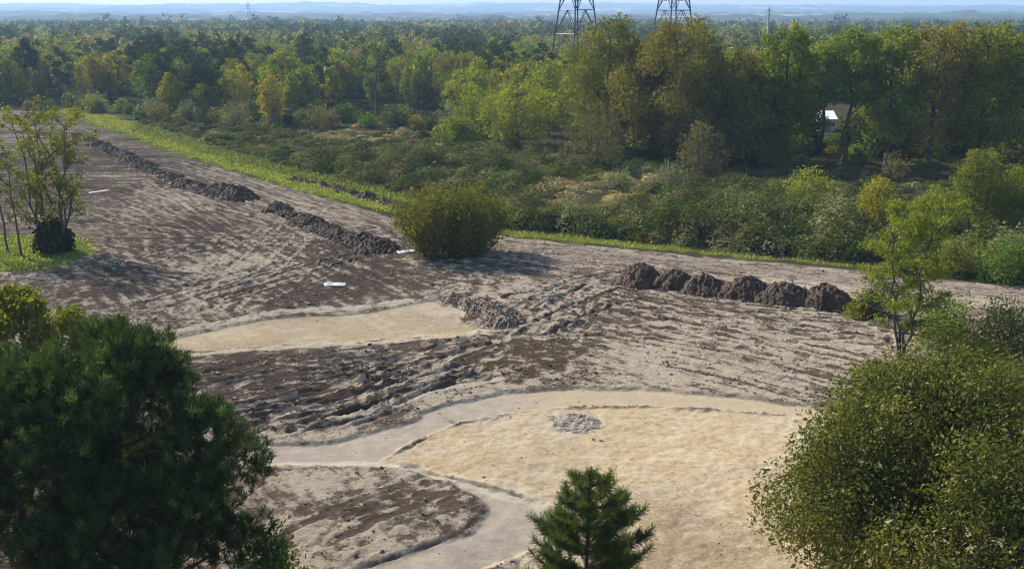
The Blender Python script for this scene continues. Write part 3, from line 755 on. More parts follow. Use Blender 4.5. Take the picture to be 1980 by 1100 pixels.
# ------------------------------------------------------------------ single bushes and small trees
BUSHES = [
 # name, px, base py, top py, width, mat, n, leaf, label
 ('bush', 72, 240, 192, 62, 'darkbush', 1400, .28, 'round dark bush at the near end of the grass bank above the left tree'),
 ('bush', 367, 236, 188, 52, 'greybush', 1200, .28, 'round grey green bush at the foot of the left yellow birch'),
 ('bush', 395, 240, 200, 40, 'darkbush', 900, .28, 'small dark bush just right of the round grey green bush'),
 ('bush', 455, 244, 186, 74, 'greybush', 1600, .28, 'broad rounded grey bush below the middle yellow birch'),
 ('bush', 612, 250, 188, 66, 'rustbush', 1200, .28, 'brown tinged bush right of the orange birch'),
 ('bush', 665, 238, 196, 50, 'darkbush', 1000, .28, 'dark bush left of the lone tall pine'),
 ('bush', 885, 205, 142, 68, 'greybush', 1600, .30, 'pale round topped bush before the dark pine grove'),
 ('bush', 808, 212, 132, 110, 'darkpine', 2600, .30, 'dark blue green thicket right of the lone tall pine'),
 ('bush', 1150, 325, 194, 145, 'rustbush', 4200, .26, 'large brownish shrub before the tall olive oak'),
 ('bush', 1352, 345, 228, 100, 'rustbush', 3000, .26, 'reddish brown shrub at the foot of the tallest oak'),
 ('bush', 1295, 372, 306, 72, 'greybush', 2000, .22, 'round grey green bush alone on the heath below the tallest oak'),
 ('bush', 1192, 362, 328, 78, 'greybush', 1500, .22, 'low pale bush beside the grassy clearing on the heath'),
 ('bush', 1568, 385, 318, 120, 'lime', 2600, .24, 'bright green shrub in front of the dark wood edge'),
 ('bush', 1730, 350, 290, 60, 'rustbush', 1000, .26, 'small reddish shrub in the shade of the tall row'),
 ('willow_bush', 1690, 440, 338, 95, 'yellow', 5000, .20, 'yellow leafed willow shrub left of the big willow on the right'),
 ('willow_bush', 1880, 452, 282, 135, 'willow', 11000, .20, 'big golden green willow shrub below the tall row on the right'),
 ('willow_bush', 1962, 455, 316, 115, 'willow', 9000, .20, 'golden willow shrub cut by the right edge of the picture'),
 ('willow_bush', 1800, 455, 362, 115, 'lime', 7000, .20, 'lime green shrub left of the big golden willow'),
 ('willow_bush', 2060, 460, 330, 120, 'olive', 2500, .22, 'olive willow shrub past the right edge of the picture'),
 ('bush', 1945, 545, 450, 110, 'green', 3600, .18, 'green bramble bush beside the dirt track at the right edge'),
 ('bush', 1840, 530, 455, 95, 'olive', 3000, .18, 'olive bramble bush beside the dirt track behind the sapling'),
 ('bush', 1690, 608, 556, 90, 'darkbush', 2600, .15, 'low dark bramble bush next to the last soil heap'),
 ('bush', 1660, 612, 575, 60, 'olive', 1400, .15, 'small olive bush touching the last soil heap'),
 ('bush', 1830, 665, 566, 150, 'green', 5200, .15, 'leafy green bush right of the sapling trunk'),
 ('bush', 1940, 690, 570, 170, 'darkbush', 6500, .15, 'broad dark green bush at the right edge above the oak crown'),
 ('bush', 1880, 720, 640, 150, 'olive', 5000, .14, 'olive bush between the sapling and the oak crown'),
 ('bush', 1700, 745, 700, 110, 'olive', 3000, .14, 'low olive bush at the foot of the sapling'),
 ('bush', 2080, 690, 560, 150, 'green', 3500, .16, 'green bush past the right edge beside the dark bush'),
]
for i, (nm, bx, by, ty, w, mat, n, leaf, lab) in enumerate(BUSHES):
    x, y = G(bx, by); H = max(.8, top_z(ty, y)); rad = wid(w, y, H * .5) / 2
    nl = 18 if H < 1.6 * rad * 2 else 26
    if H > rad * 2.2: sh = broadleaf(300 + i, H, rad * 1.1, .02, n, leaf, 26, .40, 'dome', 3, .5)
    else: sh = shrub(300 + i, H, rad * 1.08, n, leaf, nl)
    plant(nm, x, y, sh, mat, 'bark', lab, 'bush', 'bushes on the heath and at its edges', trunk_name='stems', crown_name='foliage')
# narrow yellow birches at the forest edge
for i, (px, by, ty, w, mat, lab) in enumerate([
  (332, 225, 138, 52, 'yellow', 'yellow birch at the forest edge, the left one of three'), (455, 222, 128, 84, 'yellow', 'broad yellow birch at the forest edge above the broad grey bush'),
  (528, 244, 142, 60, 'yellow', 'orange yellow birch standing nearest the heath before the dark pines'), (566, 226, 140, 54, 'green', 'green birch right beside the orange yellow birch'), (395, 224, 160, 60, 'yellow', 'low yellow birch between the left birch and the broad one'),
  (640, 205, 132, 70, 'willow', 'golden green birch left of the lone tall pine')]):
    x, y = G(px, by); H = top_z(ty, y)
    plant('birch_tree', x, y, broadleaf(400 + i, H, wid(w, y, 6) / 2 * 1.1, .08, 3200, .34, 24, .38, 'column', 1, .6), mat, 'bark_grey', lab, 'tree', 'birches at the forest edge', z=0)
x, y = G(728, 222); H = top_z(82, y)
plant('pine_tree', x, y, pine_far(430, H, wid(74, y, 12) / 2 * 1.15, 3600, .34, .35), 'darkpine', 'bark_pine', 'lone tall dark pine with a thin trunk standing out of the forest edge', 'tree', None, z=0)
for i, (px, by, ty, w) in enumerate([(930, 190, 88, 100), (880, 188, 100, 90), (980, 192, 96, 70)]):
    x, y = G(px, by); H = top_z(ty, y)
    plant('pine_tree', x, y, pine_far(440 + i, H, wid(w, y, 12) / 2 * 1.1, 3400, .36, .15), 'darkpine', 'bark_pine', ('dark pine in the middle of the grove behind the pale round bush', 'dark pine on the left of the grove behind the pale round bush', 'dark pine on the right of the grove behind the pale round bush')[i], 'tree', 'pine grove', z=0)

rng = np.random.default_rng(8)
kinds = ('darkbush', 'olive', 'green', 'rustbush', 'greybush', 'darkpine')
for i in range(46):
    px = rng.uniform(170, 900) if i < 38 else rng.uniform(-60, 160)
    y = np.interp(px, (-60, 160, 300, 600, 900), (246, 244, 224, 212, 196)) + rng.uniform(-9, 9); x = (px - CX) / F_PX * depth_at(y, 2)
    h = rng.uniform(1.8, 4.8)
    plant('bush', x, y, shrub(340 + i, h, h * rng.uniform(.6, .95), 900, .36, 12), kinds[i % 6], 'bark', 'small bush growing along the foot of the mixed forest', 'bush', 'bushes along the forest edge', z=0, trunk_name='stems', crown_name='foliage')
rng = np.random.default_rng(9)
for i, px in enumerate((1430, 1480, 1520, 1560, 1700, 1740, 1790, 1840, 1890, 1940, 1990, 2050)):
    y = rng.uniform(177, 186); x = (px - CX) / F_PX * depth_at(y, 3)
    plant('bush', x, y, shrub(220 + i, rng.uniform(4.0, 6.0), rng.uniform(3.0, 4.2), 2200, .38, 16), ('darkbush', 'olive', 'darkbush')[i % 3], 'bark', 'dark bush under the trees of the right-hand wood', 'bush', 'undergrowth bushes of the right-hand wood', z=0, trunk_name='stems', crown_name='foliage')
for i, (px, y, h, r) in enumerate(((1668, 160, 5.0, 2.4), (1612, 168, 2.5, 2.2), (1640, 172, 3.2, 1.7), (1700, 158, 5.2, 2.6))):
    plant('bush', (px - CX) / F_PX * depth_at(y, 3), y, shrub(250 + i, h, r, 2200, .30, 16), ('darkbush', 'green')[i % 2], 'bark', 'dark bush under the trees of the right-hand wood', 'bush', 'undergrowth bushes of the right-hand wood', z=0, trunk_name='stems', crown_name='foliage')
# ------------------------------------------------------------------ forest: individual trees near, one mass far
protos = []
for i in range(4): protos.append(('broad', broadleaf(500 + i, 12, 4.5, .04, 2600, .50, 26, .38, 'round', shell=.4)))
for i in range(4): protos.append(('pine', pine_far(520 + i, 14, 3.9, 2300, .50, .16 + .08 * i)))
for i in range(2): protos.append(('birch', broadleaf(540 + i, 11, 2.8, .12, 1500, .46, 20, .40, 'column')))
front = np.array([(-700, 252), (0, 252), (150, 256), (290, 258), (305, 224), (560, 224), (700, 226), (760, 232), (850, 240), (900, 210), (1000, 200), (1090, 200), (1200, 195), (1500, 195), (2600, 200)], float)
def forest_points():
    rng = np.random.default_rng(77)
    pts = []
    cell = 6.8
    for yy in np.arange(188, 700, cell):
        half = yy * .56 + 20
        for xx in np.arange(-half, half, cell):
            x = xx + rng.uniform(-.45, .45) * cell; y = yy + rng.uniform(-.45, .45) * cell
            px = CX + x / depth_at(y, 0) * F_PX
            if y < np.interp(px, front[:, 0], front[:, 1]) + rng.uniform(0, 5): continue
            if 1470 < px < 1900 and y < 262: continue
            if math.hypot(x - 17, y - 283) < 9 or math.hypot(x - 43, y - 300) < 9: continue
            if abs(px - 728) < 60 and y < 262: continue
            pts.append((x, y))
    return np.array(pts)
FP = forest_points()
order = np.argsort(FP[:, 1] + np.where(np.abs(FP[:, 0] / FP[:, 1]) > .50, 500, 0) + np.where((FP[:, 0] / FP[:, 1] > .06), 130, 0))
FP = FP[order]
rng = np.random.default_rng(78)
first = {}
LABS = {'pine': ('dark blue green pine among the mixed forest beyond the grass bank', 'pines of the mixed forest'),
        'broad': ('olive green broadleaf tree among the mixed forest beyond the heath', 'broadleaf trees of the mixed forest'),
        'birch': ('yellowish slender tree among the mixed forest beyond the heath', 'slender yellowish trees of the mixed forest')}
NEAR_N = 520
kindnoise = fbm(FP[:, 0] / 45, FP[:, 1] / 60, 91, 2)
counts = {'pine': 0, 'broad': 0, 'birch': 0}
far_list = []
def kind_for(x, y, nz, rng):
    px = CX + x / depth_at(y, 0) * F_PX
    u = nz + rng.normal() * .32
    if px < 300 and y < 290: u += .3
    if y > 520: u += .12
    if u > .48: return 'pine'
    return 'birch' if rng.random() < .22 else 'broad'
for i, (x, y) in enumerate(FP):
    kd = kind_for(x, y, kindnoise[i], rng)
    sc = rng.uniform(.72, 1.12) * (.92 if kd != 'pine' else 1.0)
    if i < NEAR_N:
        cands = [j for j, p in enumerate(protos) if p[0] == kd]
        j = cands[rng.integers(len(cands))]
        mat = {'pine': ('darkpine',), 'broad': ('olive', 'green', 'willow', 'lime'), 'birch': ('yellow', 'willow')}[kd]
        mat = mat[(j * 7) % len(mat)]
        nm = {'pine': 'pine_tree', 'broad': 'forest_tree', 'birch': 'birch_tree'}[kd]
        if j not in first:
            first[j] = plant(nm, x, y, protos[j][1], mat, 'bark_pine' if kd == 'pine' else 'bark', LABS[kd][0], 'tree', LABS[kd][1], rng.uniform(0, 6.28), 0)
            first[j].scale = (sc, sc, sc)
        else:
            dup(first[j], (x, y, 0), rng.uniform(0, 6.28), sc, *LABS[kd])
        counts[kd] += 1
    else:
        far_list.append((x, y, kd, sc))
TINT = {'pine': [(.030, .055, .030), (.045, .070, .034), (.036, .060, .032)], 'broad': [(.14, .15, .03), (.19, .18, .038), (.11, .135, .03), (.20, .17, .04), (.15, .175, .034)], 'birch': [(.25, .22, .04), (.20, .20, .04)]}
def far_forest():
    rng = np.random.default_rng(79)
    lod = {}
    for kd in ('pine', 'broad', 'birch'):
        for lv, (nb, lf) in enumerate(((240, 1.05), (90, 1.7), (34, 2.9))):
            mk = [(pine_far(600 + s, 14, 3.8, nb, lf, .35) if kd == 'pine' else broadleaf(620 + s, 12, 4.4 if kd == 'broad' else 3, .1, nb, lf, 16, .4, 'round' if kd == 'broad' else 'column'))[1][0] for s in range(4)]
            lod[kd, lv] = mk
    items = [(x, y, kd, s, 0) for x, y, kd, s in far_list]
    for y0, y1, cell, lv in ((700, 1300, 10.5, 1), (1300, 1750, 15, 2), (1750, 3200, 26, 2)):
        for yy in np.arange(y0, y1, cell):
            half = yy * .53
            xs_ = np.arange(-half, half, cell) + rng.uniform(-.5, .5, len(np.arange(-half, half, cell))) * cell
            nz = fbm(xs_ / 110, np.full(len(xs_), yy) / 160, 93, 2); gap = fbm(xs_ / 260, np.full(len(xs_), yy) / 200, 97, 2)
            for x, n_, g_ in zip(xs_, nz, gap):
                if g_ > (.55 if yy < 1750 else -.02): continue
                u = n_ + rng.normal() * .25 - .15
                kd = 'pine' if u > 0 else ('birch' if rng.random() < .15 else 'broad')
                s = rng.uniform(.75, 1.15) * (.95 if lv == 2 else 1)
                if rng.random() < .02 and lv < 2: s *= 1.4
                items.append((x, yy + rng.uniform(-.5, .5) * cell, kd, s, lv))
    Vs = []; Cs = []
    for x, y, kd, s, lv in items:
        V = lod[kd, lv][rng.integers(4)]
        a = rng.uniform(0, 6.28); c, sn = math.cos(a) * s, math.sin(a) * s
        W = np.stack([V[:, 0] * c - V[:, 1] * sn + x, V[:, 0] * sn + V[:, 1] * c + y, V[:, 2] * s], 1)
        t = np.array(TINT[kd][rng.integers(len(TINT[kd]))]) * rng.uniform(.95, 1.5)
        Vs.append(W.astype(np.float32)); Cs.append(np.broadcast_to(np.array([*t, 1], np.float32), (len(W), 4)))
    V = np.vstack(Vs); C = np.vstack(Cs)
    print('far forest trees', len(items), 'quads', len(V) // 4)
    me = make_mesh('forest', V, np.arange(len(V)).reshape(-1, 4), M['mixed'], False, {'tint': C})
    tag(link('forest', me), 'distant mixed forest running to the foot of the blue hills', None, None, 'stuff')
far_forest()

# ------------------------------------------------------------------ heath: low gorse, bracken and brambles
TALL = [to_world_blob(b) for b in [(850, 338, 300, 26, 1.5), (700, 318, 160, 20, .8), (1090, 432, 130, 22, 1.5), (1450, 455, 230, 42, 1.9), (1020, 380, 60, 16, 1.0), (1400, 395, 200, 40, 1.0), (1620, 470, 60, 30, 1.0), (1900, 500, 150, 40, 1.2), (1000, 300, 180, 16, .6), (300, 232, 120, 16, .5)]]
OPEN = [to_world_blob(b) for b in [(1140, 376, 80, 20, 1.4), (1120, 402, 60, 12, .9), (1230, 357, 60, 8, .9), (700, 258, 90, 16, .8), (1150, 350, 100, 7, .9), (890, 280, 60, 8, .6)]]
def heath():
    rng = np.random.default_rng(31)
    lo = UPOLY.min(0); hi = UPOLY.max(0)
    n = 12000
    x = rng.uniform(max(lo[0], -75), min(hi[0], 75), n * 4); y = rng.uniform(lo[1], hi[1], n * 4)
    k = (sdf_poly(x, y, UPOLY) < -.3) & (np.abs(x) < y * .50 + 6)
    x, y = x[k], y[k]
    tall = np.zeros_like(x); opn = np.zeros_like(x)
    for bx, by, rx, ry, v in TALL: tall += v * np.exp(-((x - bx) / rx) ** 2 - ((y - by) / ry) ** 2)
    for bx, by, rx, ry, v in OPEN: opn += v * np.exp(-((x - bx) / rx) ** 2 - ((y - by) / ry) ** 2)
    keep = rng.random(len(x)) < np.clip(.26 + .34 * tall - .22 * opn + .25 * fbm(x / 6, y / 6, 12, 2), .03, 1) * np.clip(120 / y, .45, 1)
    x, y, tall, opn = x[keep], y[keep], tall[keep], opn[keep]
    print('heath clumps', len(x))
    Vs = []; Cs = []
    pal = np.array([(.070, .095, .025), (.10, .125, .036), (.15, .17, .070), (.060, .082, .024), (.20, .21, .11), (.12, .125, .036), (.10, .135, .028)])
    mound = ss(-.35, .45, fbm(x / 5.5, y / 7.5, 57, 2))
    hue = fbm(x / 9, y / 9, 55, 2)
    for i in range(len(x)):
        big = rng.random() < .30
        h = (.55 + .85 * tall[i]) * rng.uniform(.6, 1.15) * (1.6 if big else 1); r = rng.uniform(.7, 1.3) * (1 + .25 * min(tall[i], 1.5)) * (1.4 if big else 1)
        h *= .45 + .85 * mound[i]
        if opn[i] > .35: h *= .5
        nn = int(np.clip(120 * r * r * (110 / y[i]), 40, 420))
        d = unit(rng.normal(size=(nn, 3))); d[:, 2] = np.abs(d[:, 2])
        bump = 1 + .22 * np.sin(d[:, :1] * 5 + i) * np.sin(d[:, 1:2] * 5 + 2 * i)
        rr = rng.uniform(.72, 1.0, (nn, 1)) * bump
        P = d * rr * np.array([r, r, h]) + np.array([x[i], y[i], .02])
        lf = .25 * max(1, y[i] / 125)
        V, _ = leaves(rng, P, lf, .5, d * .9 + np.array([0, 0, .30]), .5)
        c = pal[int(np.clip((hue[i] + .8) / 1.6 * 7 + rng.normal() * 1.4, 0, 6.9))] * rng.uniform(.55, 1.15)
        if opn[i] > .3 and rng.random() < .7: c = np.array((.34, .28, .16)) * rng.uniform(.7, 1.15)
        elif rng.random() < (.03 if mound[i] > .4 else .12): c = np.array((.17, .12, .06)) * rng.uniform(.7, 1.1)
        Vs.append(V); Cs.append(np.broadcast_to(np.array([*c, 1], np.float32), (len(V), 4)))
    V = np.vstack(Vs); C = np.vstack(Cs)
    print('heath quads', len(V) // 4)
    tag(link('undergrowth', make_mesh('undergrowth', V, np.arange(len(V)).reshape(-1, 4), M['heath'], False, {'tint': C})), 'dense low gorse and bracken covering the heath behind the dirt track', None, None, 'stuff')
heath()
def grass():
    rng = np.random.default_rng(32)
    for nm, polys, n, h, w, mat, lab in (('grass', (BANK, BANK2, LAWN), 30000, .22, .09, 'grass', 'bright green grass along the bank, the track edge and round the left tree'),
                                     ('weeds', (GP([(262, 238), (400, 281), (560, 326), (700, 356), (800, 383), (785, 392), (690, 374), (580, 346), (480, 320), (380, 292), (262, 252)]),), 9000, .5, .16, 'weeds', 'pale green tall weeds along the top of the grass bank')):
        A = []; tot = sum((p.max(0) - p.min(0)).prod() for p in polys)
        for p in polys:
            lo, hi = p.min(0), p.max(0)
            m = int(n * 6 * ((hi - lo).prod() / tot))
            x = rng.uniform(lo[0], hi[0], m); y = rng.uniform(lo[1], hi[1], m)
            k = (sdf_poly(x, y, p) + 1.3 * fbm(x / 2.2, y / 2.2, 3, 3) < .2) & (fbm(x / 1.7, y / 1.7, 6, 2) > -.25)
            A.append(np.stack([x[k], y[k]], 1))
        A = np.vstack(A)
        P = np.stack([A[:, 0], A[:, 1], ground_z(A[:, 0], A[:, 1]) - .02], 1)
        D = unit(rng.normal(size=(len(P), 3)) * .45 + np.array([0, 0, 1.0]))
        V, Q = needles(rng, P, D, h, w * 1.0)
        tag(link(nm, make_mesh(nm, V, Q, M[mat])), lab, None, None, 'stuff')
        print(nm, len(Q))
grass()

def clods():
    rng = np.random.default_rng(33)
    A = []
    for n, y0, y1 in ((17000, 38, 62), (24000, 60, 95), (9000, 95, 150)):
        y = rng.uniform(y0, y1, n); x = rng.uniform(-1, 1, n) * y * .52
        A.append(np.stack([x, y], 1))
    A = np.vstack(A); f = site_fields(A[:, 0], A[:, 1])
    smooth = np.maximum(np.maximum(f['poolU'], f['poolL']), np.maximum(f['path'], f['grass']))
    clump = fbm(A[:, 0] / 2.5, A[:, 1] / 2.5, 14, 3)
    k = (f['site'] > .6) & (rng.random(len(A)) < (1 - .92 * smooth) * (1 - .7 * f['island']) * (1 - .9 * f['lip']) * np.clip(.35 + .8 * clump - .4 * f['bias'], .03, 1))
    A, z = A[k], f['z'][k]; n = len(A)
    s = np.exp(rng.normal(-2.85, .45, n)).clip(.03, .17) * (1 - .45 * smooth[k])
    cube = np.array([[-1, -1, -1], [1, -1, -1], [1, 1, -1], [-1, 1, -1], [-1, -1, 1], [1, -1, 1], [1, 1, 1], [-1, 1, 1]], float) * .5
    V = cube[None] * s[:, None, None] * rng.uniform(.6, 1.4, (n, 1, 3)) + rng.normal(size=(n, 8, 3)) * s[:, None, None] * .16
    a = rng.uniform(0, 6.28, n); c, sn = np.cos(a)[:, None], np.sin(a)[:, None]
    W = np.stack([V[..., 0] * c - V[..., 1] * sn, V[..., 0] * sn + V[..., 1] * c, V[..., 2] * .8], 2) + np.stack([A[:, 0], A[:, 1], z + s * .15], 1)[:, None]
    q = np.array([[0, 3, 2, 1], [4, 5, 6, 7], [0, 1, 5, 4], [1, 2, 6, 5], [2, 3, 7, 6], [3, 0, 4, 7]])
    Q = (q[None] + 8 * np.arange(n)[:, None, None]).reshape(-1, 4)
    print('clods', n)
    tag(link('soil_clods', make_mesh('soil_clods', W.reshape(-1, 3), Q, M['clod'])), 'loose clods of earth strewn over the bare soil', None, None, 'stuff')
clods()

# ------------------------------------------------------------------ soil heaps and windrows
def heap_mesh(name, rx, ry, h, seed, mat, lumps=1.0, ridge=None, res=.09, loose=None):
    """clod-covered dome (or ridge of tipped loads along a line) on its own small grid, sunk at the rim"""
    if ridge is None:
        X, Y = np.meshgrid(np.arange(-rx * 1.25, rx * 1.25, res), np.arange(-ry * 1.25, ry * 1.25, res))
        x, y = X.ravel(), Y.ravel()
        wx = x + .3 * fbm(x / 1.5, y / 1.5, seed + 5, 2); wy = y + .3 * fbm(x / 1.5 + 9, y / 1.5, seed + 6, 2)
        r = np.sqrt((wx / rx) ** 2 + (wy / ry) ** 2)
        base = np.clip(1 - r, -.3, 1); prof = np.where(base > 0, np.sin(np.clip(base, 0, 1) * math.pi / 2) ** .95, base)
    else:
        P, rad = ridge
        lo = P.min(0) - rad.max() * 1.3; hi = P.max(0) + rad.max() * 1.3
        X, Y = np.meshgrid(np.arange(lo[0], hi[0], res), np.arange(lo[1], hi[1], res))
        x, y = X.ravel(), Y.ravel()
        wx = x + .35 * fbm(x / 1.5, y / 1.5, seed + 5, 2); wy = y + .35 * fbm(x / 1.5 + 9, y / 1.5, seed + 6, 2)
        prof = np.full(len(x), -.3)
        for (cx, cy), rr in zip(P, rad):
            b = 1 - np.sqrt((wx - cx) ** 2 + (wy - cy) ** 2) / rr
            b = np.where(b > 0, b ** .85 * (rr / rad.max()), b)
            prof = np.maximum(prof, b)
    z = h * prof + np.where(prof > -.05, 1, 0) * lumps * (.14 * np.abs(fbm(x / 1.0, y / 1.0, seed, 4, .6)) + .13 * fbm(x / .38, y / .38, seed + 1, 3, .6))
    n = X.shape[1]; k = (np.arange(X.shape[0] - 1)[:, None] * n + np.arange(n - 1)[None]).ravel()
    Q = np.stack([k, k + 1, k + n + 1, k + n], 1)
    Q = Q[(prof[Q] > -.22).any(1)]
    used, inv = np.unique(Q, return_inverse=True)
    V = np.stack([x, y, z], 1)[used]
    mb = MB(); mb.add(V, inv.reshape(-1, 4))
    rng = np.random.default_rng(seed)
    cand = np.nonzero(prof[used] > -.18)[0]
    for j in rng.choice(cand, min(len(cand), loose or (150 if ridge is None else 300))):
        s = rng.uniform(.04, .12) * lumps
        c = np.array([V[j][0], V[j][1], max(V[j][2], .04)]) + np.array([0, 0, s * .2])
        o = MB(); o.box((0, 0, 0), (s, s * rng.uniform(.7, 1.3), s * .7)); bv, bq = o.get()
        bv += rng.normal(size=bv.shape) * s * .15
        A = rng.normal(size=(3, 3)); q_, _ = np.linalg.qr(A)
        mb.add(bv @ q_ + c, bq)
    V, Q = mb.get()
    return make_mesh(name, V, Q, M[mat], False)
HEAPS = [(1238, 556, 74, 62, 'leftmost dark soil heap of the row, the one nearest the willow bush'), (1302, 562, 66, 52, 'dark soil heap second from the left in the row'), (1364, 572, 70, 56, 'dark soil heap third from the left in the row'),
         (1440, 580, 78, 58, 'dark soil heap fourth from the left in the row'), (1518, 590, 80, 58, 'dark soil heap next to last on the right of the row'), (1598, 597, 74, 60, 'rightmost dark soil heap of the row beside the bramble bush')]
for i, (px, py, w, hpx, lab) in enumerate(HEAPS):
    x, y = G(px, py - 10)
    rx = wid(w, y) / 2 * 1.15; h = (1.45, 1.15, 1.25, 1.35, 1.3, 1.45)[i]
    o = link('soil_heap', heap_mesh('soil_heap', rx * (1.20 + .1 * ((i * 5) % 3)), rx * 1.2, h, 700 + i * 11, 'soil_heap'), None, (x, y, gz(x, y) - .05))
    tag(o, lab, 'soil heap', 'dark soil heaps tipped in a row beside the dirt track')
def windrow(pts, n, r0, r1, h, seed, label, name='soil_ridge'):
    rng = np.random.default_rng(seed)
    L = smooth_line(GP(pts), 10)
    s = np.linspace(0, len(L) - 1, n)
    P = np.stack([np.interp(s, np.arange(len(L)), L[:, 0]), np.interp(s, np.arange(len(L)), L[:, 1])], 1)
    rad = np.linspace(r0, r1, n) * rng.uniform(.55, 1.25, n)
    P = P + rng.normal(size=P.shape) * .25
    c = P.mean(0)
    o = link(name, heap_mesh(name, 0, 0, h, seed, 'soil_heap', 1.1, (P - c, rad), .12), None, (c[0], c[1], -.05))
    return tag(o, label, 'soil ridge', 'long ridges of dark dug soil along the ditch')
windrow([(150, 262), (210, 290), (270, 318), (340, 350), (400, 372)], 24, 1.6, 1.8, .85, 801, 'farther long ridge of dark dug soil running down from the left tree')
windrow([(422, 372), (445, 379), (466, 384)], 4, 1.9, 2.2, 1.5, 815, 'short bulky heap of dark soil ending the farther ridge')
windrow([(530, 400), (580, 425), (640, 450), (690, 470), (725, 482)], 15, 1.4, 2.4, 1.15, 823, 'nearer ridge of dark soil ending beside the willow bush')
windrow([(572, 347), (640, 362), (720, 384), (786, 402)], 14, 1.0, 1.3, .75, 833, 'low crumbling brown ridge in the grass bank behind the willow bush')
x, y = G(930, 602)
L0 = G(885, 575); 
windrow_pts = [(890, 578), (925, 588), (960, 604), (975, 622)]
o = windrow(windrow_pts, 6, 1.2, 1.5, .5, 841, 'rough heap of brown clods at the end of the upper sand strip', 'soil_heap')
o['category'] = 'soil heap'; del o['group']
o.data.materials.clear(); o.data.materials.append(M['soil_grey'])
x, y = G(1105, 818)
tag(link('rubble_mound', heap_mesh('rubble_mound', 1.45, 1.5, .10, 861, 'ash', .5, loose=24), None, (x, y, gz(x, y) - .03)), 'low grey mound of rubble lying on the yellow sand', 'rubble mound')

# loose sheets and boards
def sheet(name, px, py, L, W, rz, mat, label, cat, amp=.08, thick=.02):
    rng = np.random.default_rng(int(px))
    X, Y = np.meshgrid(np.linspace(-L / 2, L / 2, 22), np.linspace(-W / 2, W / 2, 10))
    x, y = X.ravel(), Y.ravel(); z = amp * (fbm(x * 1.3 + px, y * 1.6, 3, 3) + .35)
    x = x + .12 * L * perlin(x * .9, y * .9 + px, 5); y = y + .2 * W * perlin(x * .9 + 4, y * .9 + px, 6)
    n = 22; k = (np.arange(9)[:, None] * n + np.arange(n - 1)[None]).ravel(); Q = np.stack([k, k + 1, k + n + 1, k + n], 1)
    top = np.stack([x, y, z + thick], 1); bot = np.stack([x, y, z], 1); N_ = len(top)
    rim = np.concatenate([np.arange(n), np.arange(2 * n - 1, N_, n), np.arange(N_ - 2, N_ - n - 1, -1), np.arange(N_ - 2 * n, 0, -n)])
    r2 = np.roll(rim, -1)
    QQ = np.vstack([Q, Q[:, ::-1] + N_, np.stack([rim, rim + N_, r2 + N_, r2], 1)])
    c = G(px, py)
    o = link(name, make_mesh(name, np.vstack([top, bot]), QQ, M[mat], True), None, (c[0], c[1], gz(*c) + .06))
    o.rotation_euler.z = rz
    return tag(o, label, cat)
sheet('plastic_sheet', 648, 553, 1.5, .9, .15, 'white_sheet', 'crumpled white plastic sheet lying on the dark mud', 'plastic sheet')
sheet('tarpaulin', 786, 488, 1.7, .7, .6, 'white_sheet', 'white tarpaulin scrap at the left foot of the willow bush', 'tarpaulin', .12)
sheet('plastic_sheet', 935, 480, .8, .5, .3, 'white_sheet', 'small white plastic scrap caught under the right side of the willow bush', 'plastic sheet', .2)
def board(px, py, L, rz, label):
    c = G(px, py); mb = MB(); mb.box((0, 0, .05), (L, .28, .06)); mb.box((0, .31, .055), (L * .9, .26, .05))
    o = link('board', make_mesh('board', *mb.get(), M['plank'], False), None, (c[0], c[1], gz(*c) + .06)); o.rotation_euler.z = rz
    tag(o, label, 'board')
board(192, 372, 2.6, .9, 'pale wooden board lying on the mud right of the left tree')

# ------------------------------------------------------------------ willow bush in the middle
def stem_bush(seed, H, rad, stems, n, leaf, aspect=.3):
    rng = np.random.default_rng(seed); mb = MB(); P_all = []
    for i in range(stems):
        a = rng.uniform(0, 6.28); q = math.sqrt(rng.uniform(.02, 1)); b0 = rad * .55 * q
        out = rad * (.35 + .65 * q) * (1 + .16 * math.sin(2 * a + 1) + .12 * math.sin(5 * a)) ; h = H * math.sqrt(max(.1, 1 - .62 * q * q)) * rng.uniform(.70, 1.08)
        t = np.linspace(0, 1, 7)[:, None]
        S = np.array([math.cos(a), math.sin(a), 0]); A = S * b0
        P = A + S * (out - b0) * t ** 1.3 + np.array([0, 0, 1]) * h * t + rng.normal(size=(7, 3)) * .08
        mb.tube(P, np.linspace(.045, .012, 7), 4)
        m = n // stems
        u = rng.uniform(.10, 1.0, m) ** .8
        k = np.clip(u * 6, 0, 5.999); i0 = k.astype(int); f = (k - i0)[:, None]
        Q = P[i0] * (1 - f) + P[i0 + 1] * f
        sp = .12 + .42 * np.sin(np.clip(u, 0, 1) * math.pi * .8)[:, None]
        Q = Q + rng.normal(size=(m, 3)) * sp * np.array([.8, .8, .9])
        P_all.append(Q)
    P = np.vstack(P_all); P[:, 2] = np.abs(P[:, 2])
    V = leaves(rng, P, leaf, aspect, np.array([0, 0, .25]), 1.0)
    return mb.get(), V
c = G(874, 494); Hb = top_z(360, c[1])
plant('willow_bush', c[0], c[1] + .5, stem_bush(901, Hb, wid(212, c[1], 3) / 2 * .96, 150, 34000, .25, .42), 'bushwillow', 'bark', 'big rounded willow bush standing alone in the middle of the mud', 'bush', None, trunk_name='stems', crown_name='foliage')

